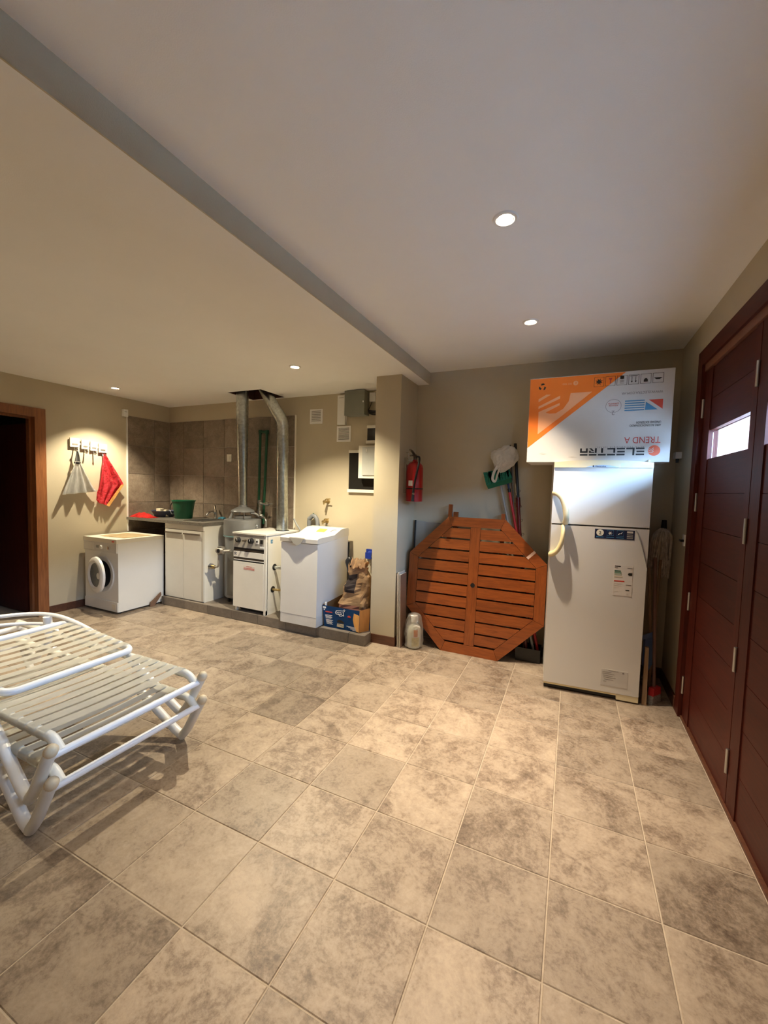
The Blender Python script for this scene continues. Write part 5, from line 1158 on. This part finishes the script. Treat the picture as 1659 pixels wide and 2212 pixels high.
    ln(0.120, 0.158, 0.993, 0.999, print_black); ln(0.120, 0.140, 0.982, 0.988, print_grey); ln(0.200, 0.232, 0.984, 0.989, print_grey)
    ln(0.120, 0.160, 0.957, 0.966, pm('dark_green_print', (0.03, 0.12, 0.08), 0.5)); ln(0.120, 0.164, 0.944, 0.954, pm('mid_green_print', (0.14, 0.26, 0.19), 0.5)); ln(0.120, 0.168, 0.932, 0.941, pm('pale_green_print', (0.42, 0.44, 0.33), 0.5))
    ln(0.120, 0.174, 0.915, 0.924, pm('tan_print', (0.62, 0.54, 0.40), 0.5)); ln(0.120, 0.186, 0.884, 0.893, print_red)
    for k in range(3): ln(0.120, 0.176 - 0.01 * k, 0.868 - 0.014 * k, 0.872 - 0.014 * k, pale_st)
    ln(0.196, 0.228, 0.862, 0.867, print_grey); ln(0.196, 0.220, 0.822, 0.829, print_black); ln(0.204, 0.216, 0.79, 0.806, pale_st); ln(0.120, 0.150, 0.81, 0.814, pale_st)
    bm = B(); pr(bm, [(0.204, 0.943), (0.212, 0.953), (0.232, 0.953), (0.232, 0.933), (0.212, 0.933)], (0, Y, 0), (1, 0, 0), (0, 0, 1), (0, -0.0006, 0)); put('rating_arrow', bm, print_black, en, **L)
    lb = box('rating_plate', 0.072, 0.246, yf - 0.0012, yf, 0.105, 0.228, pm('plate_film', (0.60, 0.585, 0.56), 0.4), rd, **L)
    for x0, x1, z in ((0.12, 0.185, 0.218), (0.08, 0.14, 0.205), (0.08, 0.16, 0.193), (0.085, 0.15, 0.178), (0.09, 0.17, 0.165), (0.095, 0.155, 0.150), (0.09, 0.11, 0.135)): box('label_line', x0, x1, Y - 0.0004, Y + 0.0004, z, z + 0.0035, print_grey, lb, **L)
    box('label_line', 0.21, 0.222, Y - 0.0004, Y + 0.0004, 0.208, 0.220, print_grey, lb, **L)
    box('base_grille', -w + 0.005, w - 0.03, yf + 0.03, yf + 0.07, 0.006, 0.052, black_pl, t, bevel=0.002, **L); box('base_trim', -w + 0.002, w - 0.004, yf + 0.004, yf + 0.03, 0.040, 0.053, aged_cream, t, bevel=0.002, **L); box('base_corner', 0.18, w, yf + 0.002, yf + 0.05, 0.012, 0.052, aged_light, t, bevel=0.006, **L)
    for (fx, fy) in ((-w + 0.06, yf + 0.10), (w - 0.06, yf + 0.10), (-w + 0.06, D / 2 - 0.05), (w - 0.06, D / 2 - 0.05)): lathe('foot', [(0.02, 0), (0.02, 0.02), (0.01, 0.022), (0.01, 0.036)], black_pl, t, (fx, fy, 0), n=10, local=True)
    tube('side_cord', smooth_path([(0.236, yf - 0.003, 1.262), (0.252, yf - 0.006, 1.235), (0.285, yf - 0.006, 1.13), (0.312, yf - 0.004, 1.03), (0.324, yf + 0.01, 0.98)]), 0.0035, grey_pl, t, n=8, local=True)
build_fridge()

def build_ac_box():
    x0, x1, z0, z1, y = -0.344, 0.597, 1.7485, 2.392, 3.42
    t = thing('appliance_carton', 'white and orange upside-down carton on top of the refrigerator', 'carton', ((x0 + x1) / 2, 3.6, z0))
    b = B(); bx(b, x0, x1, y, 3.80, z0, z1); cb = put('carton_body', b, box_white, t, bevel=0.003)
    th = 0.0006; Y = y - 0.0002
    def poly(name, p, m, yo=0.0): return xz(name, p, Y - yo, th, m, t)
    poly('orange_corner', [(x0 + 0.001, z1 - 0.004), (0.302, z1 - 0.004), (-0.343, 1.859)], box_orange)
    # pale emblem inside the orange corner: swoosh, and three slanted bars
    arc = [(-0.052 + (-0.213) * 0, 2.264)]
    sw = [(-0.273, 2.134), (-0.272, 1.963), (-0.113, 2.091), (0.093, 2.265), (-0.052, 2.264), (-0.062, 2.205), (-0.098, 2.150), (-0.150, 2.118), (-0.195, 2.118), (-0.215, 2.128), (-0.125, 2.178), (-0.125, 2.195), (-0.20, 2.165)]
    poly('pale_emblem', [(-0.273, 2.134), (-0.272, 1.963), (-0.113, 2.091), (-0.098, 2.150), (-0.150, 2.118), (-0.195, 2.118), (-0.222, 2.128), (-0.235, 2.150)], box_peach, th)
    poly('pale_emblem', [(-0.113, 2.091), (0.093, 2.265), (-0.052, 2.264), (-0.062, 2.205), (-0.098, 2.150)], box_peach, th)
    poly('emblem_bar', [(-0.235, 2.150), (-0.222, 2.128), (-0.125, 2.178), (-0.125, 2.195)], box_peach, th)
    poly('emblem_bar', [(-0.275, 2.176), (-0.275, 2.158), (-0.124, 2.228), (-0.124, 2.250)], box_peach, th)
    poly('emblem_bar', [(-0.277, 2.232), (-0.277, 2.210), (-0.190, 2.262), (-0.222, 2.264)], box_peach, th)
    # recycling mark
    for k in range(3):
        a = k * 2 * PI / 3 + PI / 2; b = B()
        pts = [(-0.253 + 0.026 * math.cos(a + d) * q, 2.324 + 0.026 * math.sin(a + d) * q) for d, q in ((-0.75, 1.0), (-0.25, 1.08), (0.35, 1.05), (0.62, 0.62), (0.35, 0.38), (0.15, 0.55), (-0.35, 0.55))]
        poly('recycling_arrow', pts, print_black, th)
    lathe('pale_seal', [(0, 0), (0.017, 0), (0.017, th), (0, th)], box_peach, t, (-0.021, Y - th, 2.336), '-Y', 24)
    text('seal_letter', 'B', 0.022, (-0.013, Y - 2 * th - 0.0008, 2.344), (-1, 0, 0), (0, 0, -1), box_orange, t)
    text('seal_text', 'ISO 9001', 0.019, (-0.046, Y - th - 0.0006, 2.340), (-1, 0, 0), (0, 0, -1), box_peach, t)
    # pictograms
    n = 6; ix0, ix1 = 0.098, 0.536; pw = (ix1 - ix0) / n
    for k in range(n):
        cx = ix0 + pw * (k + 0.5); cz = 2.332; h = 0.033
        b = B(); tb(b, [(cx + a * 0.031, Y - th, cz + c * h) for a, c in ((-1, -1), (1, -1), (1, 1), (-1, 1))], 0.0014, 4, closed=True); put('pictogram_frame', b, print_black, t)
        if k == 0:
            poly('pictogram', [(cx + (0.026 if q % 2 else 0.011) * math.cos(q * PI / 8), cz + (0.026 if q % 2 else 0.011) * math.sin(q * PI / 8)) for q in range(16)], print_black, 2 * th)
        elif k == 1: poly('pictogram', [(cx - 0.012, cz + 0.022), (cx + 0.012, cz + 0.022), (cx + 0.004, cz + 0.004), (cx + 0.004, cz - 0.018), (cx - 0.003, cz - 0.018), (cx - 0.003, cz + 0.004)], print_red, 2 * th)
        elif k == 2:
            poly('pictogram', [(cx - 0.012, cz + 0.010), (cx + 0.012, cz + 0.010), (cx + 0.012, cz + 0.030), (cx - 0.012, cz + 0.030)], print_black, 2 * th)
            for q in range(3): box('pictogram_line', cx - 0.013, cx + 0.013, Y - 3 * th, Y - 2 * th, cz - 0.022 + 0.009 * q, cz - 0.019 + 0.009 * q, print_grey, t)
        elif k == 3:
            for sx in (-0.012, 0.012): poly('pictogram', [(cx + sx - 0.0015, cz + 0.02), (cx + sx + 0.0015, cz + 0.02), (cx + sx + 0.0015, cz - 0.010), (cx + sx + 0.007, cz - 0.010), (cx + sx, cz - 0.022), (cx + sx - 0.007, cz - 0.010), (cx + sx - 0.0015, cz - 0.010)], print_black, 2 * th)
            box('pictogram_line', cx - 0.022, cx + 0.022, Y - 3 * th, Y - 2 * th, cz + 0.023, cz + 0.027, print_black, t)
        elif k == 4: poly('pictogram', [(cx - 0.012, cz - 0.022), (cx + 0.012, cz - 0.022), (cx + 0.012, cz - 0.008), (cx + 0.005, cz + 0.002), (cx - 0.005, cz + 0.002), (cx - 0.012, cz - 0.008)], print_black, 2 * th)
        else: poly('pictogram', [(cx - 0.026, cz + 0.002), (cx + 0.026, cz + 0.002), (cx + 0.010, cz - 0.010), (cx - 0.010, cz - 0.010)], print_black, 2 * th)
    R_, U_ = (-1, 0, 0), (0, 0, -1); yt = Y - 0.0009
    text('web_text', 'WWW.ELECTRA.COM.AR', 0.0235, (0.533, yt, 2.245), R_, U_, print_grey, t, sxy=(0.93, 1))
    # warranty ring
    put('ring_mark', tb(B(), [(0.236 + 0.049 * math.cos(q), Y, 2.152 + 0.047 * math.sin(q)) for q in [2 * PI * k / 36 for k in range(36)]], 0.0012, 5, closed=True), print_grey, t)
    text('ring_number', '2', 0.045, (0.236, yt, 2.118), R_, U_, print_grey, t, align='CENTER')
    text('ring_text', 'AÑOS DE', 0.014, (0.236, yt, 2.160), R_, U_, print_red, t, align='CENTER'); text('ring_text', 'GARANTIA', 0.014, (0.236, yt, 2.174), R_, U_, print_red, t, align='CENTER')
    # flag block
    poly('blue_triangle', [(0.436, 2.170), (0.508, 2.114), (0.432, 2.113)], print_blue); poly('red_triangle', [(0.452, 2.184), (0.537, 2.184), (0.537, 2.116)], pm('red_block', (0.62, 0.07, 0.035), 0.5))
    for k in range(5): box('blue_stripe', 0.307, 0.428, Y - th, Y, 2.112 + 0.0165 * k, 2.1195 + 0.0165 * k, print_blue, t)
    text('carton_text', 'AIRE ACONDICIONADO', 0.0215, (0.534, yt, 2.013), R_, U_, print_black, t, sxy=(0.80, 1)); text('carton_text', 'UNIDAD EXTERIOR', 0.0215, (0.534, yt, 2.034), R_, U_, print_black, t, sxy=(0.80, 1))
    text('model_text', 'TREND A', 0.066, (0.538, yt, 1.925), R_, U_, print_red, t, sxy=(0.80, 0.98))
    text('tagline', 'A L T A   T E C N O L O G I A   I S R A E L I', 0.0165, (0.443, yt, 1.861), R_, U_, print_grey, t, sxy=(1.0, 1))
    # block lettering, built upright in a unit cell and turned over
    S = {'E': [[(0, .78), (1, .78), (1, 1), (0, 1)], [(0, .40), (.92, .40), (.92, .60), (0, .60)], [(0, 0), (1, 0), (1, .20), (0, .20)]],
         'L': [[(0, 0), (1, 0), (1, .20), (.24, .20), (.24, 1), (0, 1)]],
         'C': [[(0, .78), (1, .78), (1, 1), (0, 1)], [(0, 0), (1, 0), (1, .20), (.24, .20), (.24, .64), (0, .64)]],
         'T': [[(0, .78), (1, .78), (1, 1), (0, 1)], [(.36, 0), (.62, 0), (.62, .64), (.36, .64)]],
         'R': [[(0, .78), (1, .78), (1, 1), (0, 1)], [(0, 0), (.24, 0), (.24, .64), (0, .64)], [(.30, .40), (.70, 0), (1, 0), (.62, .34), (1, .34), (1, .64), (.30, .64), (.30, .5), (.76, .5), (.76, .40)]],
         'A': [[(0, .78), (1, .78), (1, 1), (0, 1)], [(0, 0), (.24, 0), (.24, .40), (.76, .40), (.76, 0), (1, 0), (1, .62), (0, .62)]]}
    cw, gp, hh = 0.0515, 0.0085, 0.054
    x = 0.445
    for ch in 'ELECTRA':
        for stroke in S[ch]:
            poly('brand_letter', [(x - p * cw, 1.8495 - (q * hh)) for p, q in stroke], print_black)
        x -= cw + gp
    # brand disc with three pale waves
    lathe('brand_disc', [(0, 0), (0.037, 0), (0.037, th), (0, th)], ball_orange, t, (0.503, Y, 1.828), '-Y', 32)
    for k in range(3): put('disc_wave', tb(B(), smooth_path([(0.462, Y - th, 1.807 + 0.012 * k), (0.475, Y - th, 1.816 + 0.012 * k), (0.486, Y - th, 1.812 + 0.012 * k), (0.500, Y - th, 1.823 + 0.012 * k)]), 0.0022, 5), box_white, t)
    poly('scuff', [(-0.255, 1.815), (-0.235, 1.822), (-0.20, 1.812), (-0.225, 1.806)], pm('scuff_grey', (0.55, 0.53, 0.50), 0.8)); poly('scuff', [(-0.05, 1.785), (-0.02, 1.79), (0.02, 1.783), (-0.02, 1.780)], MAT['scuff_grey'])
build_ac_box()

# ================================================================ dark corner right of the fridge
def build_corner():
    t = thing('mop', 'upturned string mop in the dark corner behind the refrigerator', 'mop', (0.66, 3.86, 0))
    tube('handle', [(0.62, 3.75, 0.006), (0.676, 3.905, 1.26)], 0.011, stick_wood, t, n=10)
    lathe('socket', [(0, 0), (0.022, 0), (0.017, 0.085), (0, 0.087)], black_pl, t, (0.676, 3.905, 1.235), n=12)
    rnd = random.Random(5); bm = B()
    for k in range(60):
        a = rnd.uniform(0, 2 * PI); r = rnd.uniform(0.3, 1); L = rnd.uniform(0.24, 0.40)
        ex, ey = math.cos(a) * 0.075 * r, math.sin(a) * 0.055 * r
        x = lambda q: min(q, 0.725); yv = lambda q: min(q, 3.97)
        pts = smooth_path([(0.672, 3.90, 1.255), (x(0.672 + ex * 0.9), yv(3.90 + ey * 0.9), 1.245 - 0.10 * r * 0.5), (x(0.668 + ex * 1.15), yv(3.90 + ey * 1.1), 1.24 - L * 0.55), (x(0.665 + ex * 1.05 + rnd.uniform(-.02, .02)), yv(3.90 + ey), 1.25 - L)], 3)
        tb(bm, pts, 0.008, 5)
    o = put('mop_strands', bm, mop_m, t, smooth=True); o['kind'] = 'stuff'
    t = thing('dustpan', 'blue long-handled dustpan beside the refrigerator', 'dustpan', (0.56, 3.52, 0.2))
    b = B(); pr(b, [(-0.055, 0.0), (-0.05, 0.20), (0.05, 0.22), (0.055, 0.03), (0.0, -0.03)], (0.575, 3.53, 0.245), (0.6, 0.35, 0), (0.0, 0.12, 1), (-0.01, 0.02, 0)); put('pan', b, dusty_blue, t, bevel=0.003)
    b = B(); pr(b, [(-0.05, 0.20), (0.05, 0.22), (0.048, 0.255), (-0.046, 0.235)], (0.575, 3.53, 0.245), (0.6, 0.35, 0), (0.0, 0.12, 1), (-0.035, -0.05, 0.0)); put('pan_lip', b, dusty_blue, t, bevel=0.003)
    tube('handle', [(0.578, 3.56, 0.47), (0.558, 3.66, 0.96)], 0.009, stick_wood, t, n=8)
    t = thing('small_broom', 'red-headed broom standing beside the refrigerator', 'broom', (0.60, 3.52, 0))
    b = B(); pr(b, [(-0.055, 0.0), (0.055, 0.0), (0.045, 0.055), (-0.045, 0.055)], (0.60, 3.50, 0.062), (0.55, 0.75, 0.0), (0, 0, 1), (0.03, -0.022, 0)); put('broom_head', b, red_pole, t, bevel=0.004)
    b = B(); pr(b, [(-0.065, 0.0), (0.065, 0.0), (0.05, 0.062), (-0.05, 0.062)], (0.60, 3.50, 0.001), (0.55, 0.75, 0.0), (0, 0, 1), (0.03, -0.022, 0)); o = put('bristles', b, bristle, t); o['kind'] = 'stuff'
    tube('handle', [(0.610, 3.495, 0.11), (0.585, 3.62, 1.05)], 0.011, pm('brown_pole', (0.22, 0.12, 0.09), 0.5), t, n=10)
    o = put('wood_plank', pr(B(), [(0.528, 0.0), (0.556, 0.0), (0.552, 0.42), (0.530, 0.42)], (0, 3.405, 0.001), (1, 0, 0), (0, 0.03, 1), (0, 0.03, 0)), stick_wood, bevel=0.002); tag(o, 'narrow pale plank standing against the refrigerator side', 'plank')
build_corner()

# ================================================================ stacked loungers
def lounger(zb, label, full):
    """zb: height of the end bar"""
    Y0, Y1 = 0.935, 1.600; t = thing('sun_lounger', label, 'sun lounger', (-2.75, 1.27, zb - 0.25), group='stacked sun loungers')
    zr = zb + 0.042; zf = zb - 0.252
    xe = -3.72
    for yy, s in ((Y0, -1), (Y1, 1)):
        tube('side_rail', fillet([(xe, yy, zr), (-1.925, yy, zr), (-1.868, yy, zb)], 0.03), 0.021, strap_m, t, n=12)
        yl = yy - 0.045 if s < 0 else yy + 0.030
        # leg: rail -> foot -> rising end post
        tube('leg', fillet([(-2.44, yl + 0.03 * -s, zr - 0.01), (-2.06, yl, zf + 0.045), (-2.005, yl, zf + 0.028)], 0.04), 0.024, lounger_w, t, n=14)
        po = tube('end_post', fillet([(-2.015, yl, zf + 0.026), (-1.965, yl, zf + 0.085), (-1.856, yl, zb + 0.022)], 0.05), 0.0245, lounger_c, t, n=14)
        lathe('end_cap', [(0, 0.026), (0.014, 0.022), (0.024, 0.010), (0.026, -0.010), (0.024, -0.018), (0, -0.018)], cap_m, po, n=16, M=Matrix.Translation((-1.846, yl, zb + 0.036)) @ Matrix.Rotation(math.radians(36), 4, 'Y'))
        tube('rear_leg', fillet([(-3.30, yl, zr), (-3.55, yl, zf + 0.05), (-3.60, yl, zf + 0.03)], 0.04), 0.024, lounger_w, t, n=12)
        tube('rear_post', fillet([(-3.59, yl, zf + 0.028), (-3.64, yl, zf + 0.09), (-3.74, yl, zb)], 0.04), 0.024, lounger_c, t, n=12)
    tube('end_bar', [(-1.866, Y0 - 0.045, zb), (-1.866, Y1 + 0.030, zb)], 0.0165, lounger_w, t, n=14)
    tube('end_bar', [(-3.73, Y0 - 0.045, zb), (-3.73, Y1 + 0.030, zb)], 0.0185, lounger_w, t, n=14)
    def strap(x, w, ya, yb, z, r, zo=0.0):
        R = r + 0.0025; pts = []
        for k in range(8):
            a = -PI * 0.75 + (PI * 1.25) * k / 7 * 1.0
            pts.append((ya + R * -math.sin(a + PI / 2 + 0.0) * 0 + R * math.cos(PI + 0.75 * PI - 1.25 * PI * k / 7), z + R * math.sin(PI + 0.75 * PI - 1.25 * PI * k / 7)))
        left = [(ya + R * math.cos(a), z + R * math.sin(a)) for a in [1.75 * PI - (1.25 * PI) * k / 7 for k in range(8)]]
        right = [(yb + R * math.cos(a), z + R * math.sin(a)) for a in [0.5 * PI - (1.25 * PI) * k / 7 for k in range(8)]]
        mid = [(ya + (yb - ya) * q, z + R - 0.010 * math.sin(PI * q)) for q in (0.15, 0.3, 0.5, 0.7, 0.85)]
        prof = left + mid + right
        bm = B(); v0 = [bm.verts.new((x - w / 2, p, q + zo)) for p, q in prof]; v1 = [bm.verts.new((x + w / 2, p, q + zo)) for p, q in prof]
        for i in range(len(prof) - 1): bm.faces.new((v0[i], v0[i + 1], v1[i + 1], v1[i]))
        bmesh.ops.solidify(bm, geom=list(bm.faces), thickness=0.0025)
        put('strap', bm, strap_m, t, smooth=True)
    for k in range(6): strap(-1.985 - 0.073 * k, 0.057, Y0, Y1, zr, 0.021)
    # backrest frame lying nearly flat
    zk = zr + 0.036; ya, yb = Y0 + 0.055, Y1 + 0.02
    if full:
        e = 0.055
        put('backrest_frame', tb(B(), fillet([(-2.435, 1.27, zk), (-2.435, yb, zk), (-3.14, yb, zk + e), (-3.14, ya, zk + e), (-2.435, ya, zk), (-2.435, 1.26, zk)], 0.06), 0.019, 12, closed=True), lounger_w, t, smooth=True)
        for k in range(8): strap(-2.51 - 0.0765 * k, 0.058, ya, yb, zk + e * (0.075 + 0.0745 * k) / 0.67, 0.019)
        tube('arm_tube', smooth_path([(-2.86, Y1 + 0.03, zr + 0.075), (-3.05, Y1 + 0.015, zr + 0.115), (-3.25, Y1 - 0.01, zr + 0.135), (-3.42, Y1 - 0.09, zr + 0.135), (-3.56, Y1 - 0.28, zr + 0.13), (-3.66, Y1 - 0.55, zr + 0.13)]), 0.013, lounger_w, t, n=12)
        tube('support_tube', smooth_path([(-3.20, Y1 + 0.01, zr + 0.07), (-3.42, Y1 - 0.12, zr + 0.075), (-3.60, Y1 - 0.36, zr + 0.075), (-3.66, Y1 - 0.6, zr + 0.075)]), 0.012, lounger_w, t, n=12)
        tube('support_post', [(-3.27, Y1 - 0.02, zr - 0.02), (-3.27, Y1 - 0.03, zr + 0.125)], 0.026, lounger_w, t, n=14)
        bm = B(); pts = [(-2.88 - 0.06 * i, zr + 0.055 + 0.02 * i / 6 + (0.016 if i % 2 else 0.0)) for i in range(7)]
        pr(bm, pts + [(-3.24, zr + 0.035), (-2.88, zr + 0.03)], (0, Y1 + 0.024, 0), (1, 0, 0), (0, 0, 1), (0, 0.008, 0)); put('notched_bracket', bm, lounger_c, t)
        lathe('pivot_bolt', [(0, -0.012), (0.010, -0.012), (0.010, 0.012), (0, 0.012)], chrome, t, (-2.86, Y1 + 0.04, zr + 0.072), '-Y', 12)
    else:
        for k in range(9): strap(-2.423 - 0.0735 * k, 0.057, Y0, Y1, zr, 0.021)
lounger(0.252, 'lower white strap sun lounger standing on the floor', False)
lounger(0.388, 'upper white strap sun lounger stacked on top of the other', True)
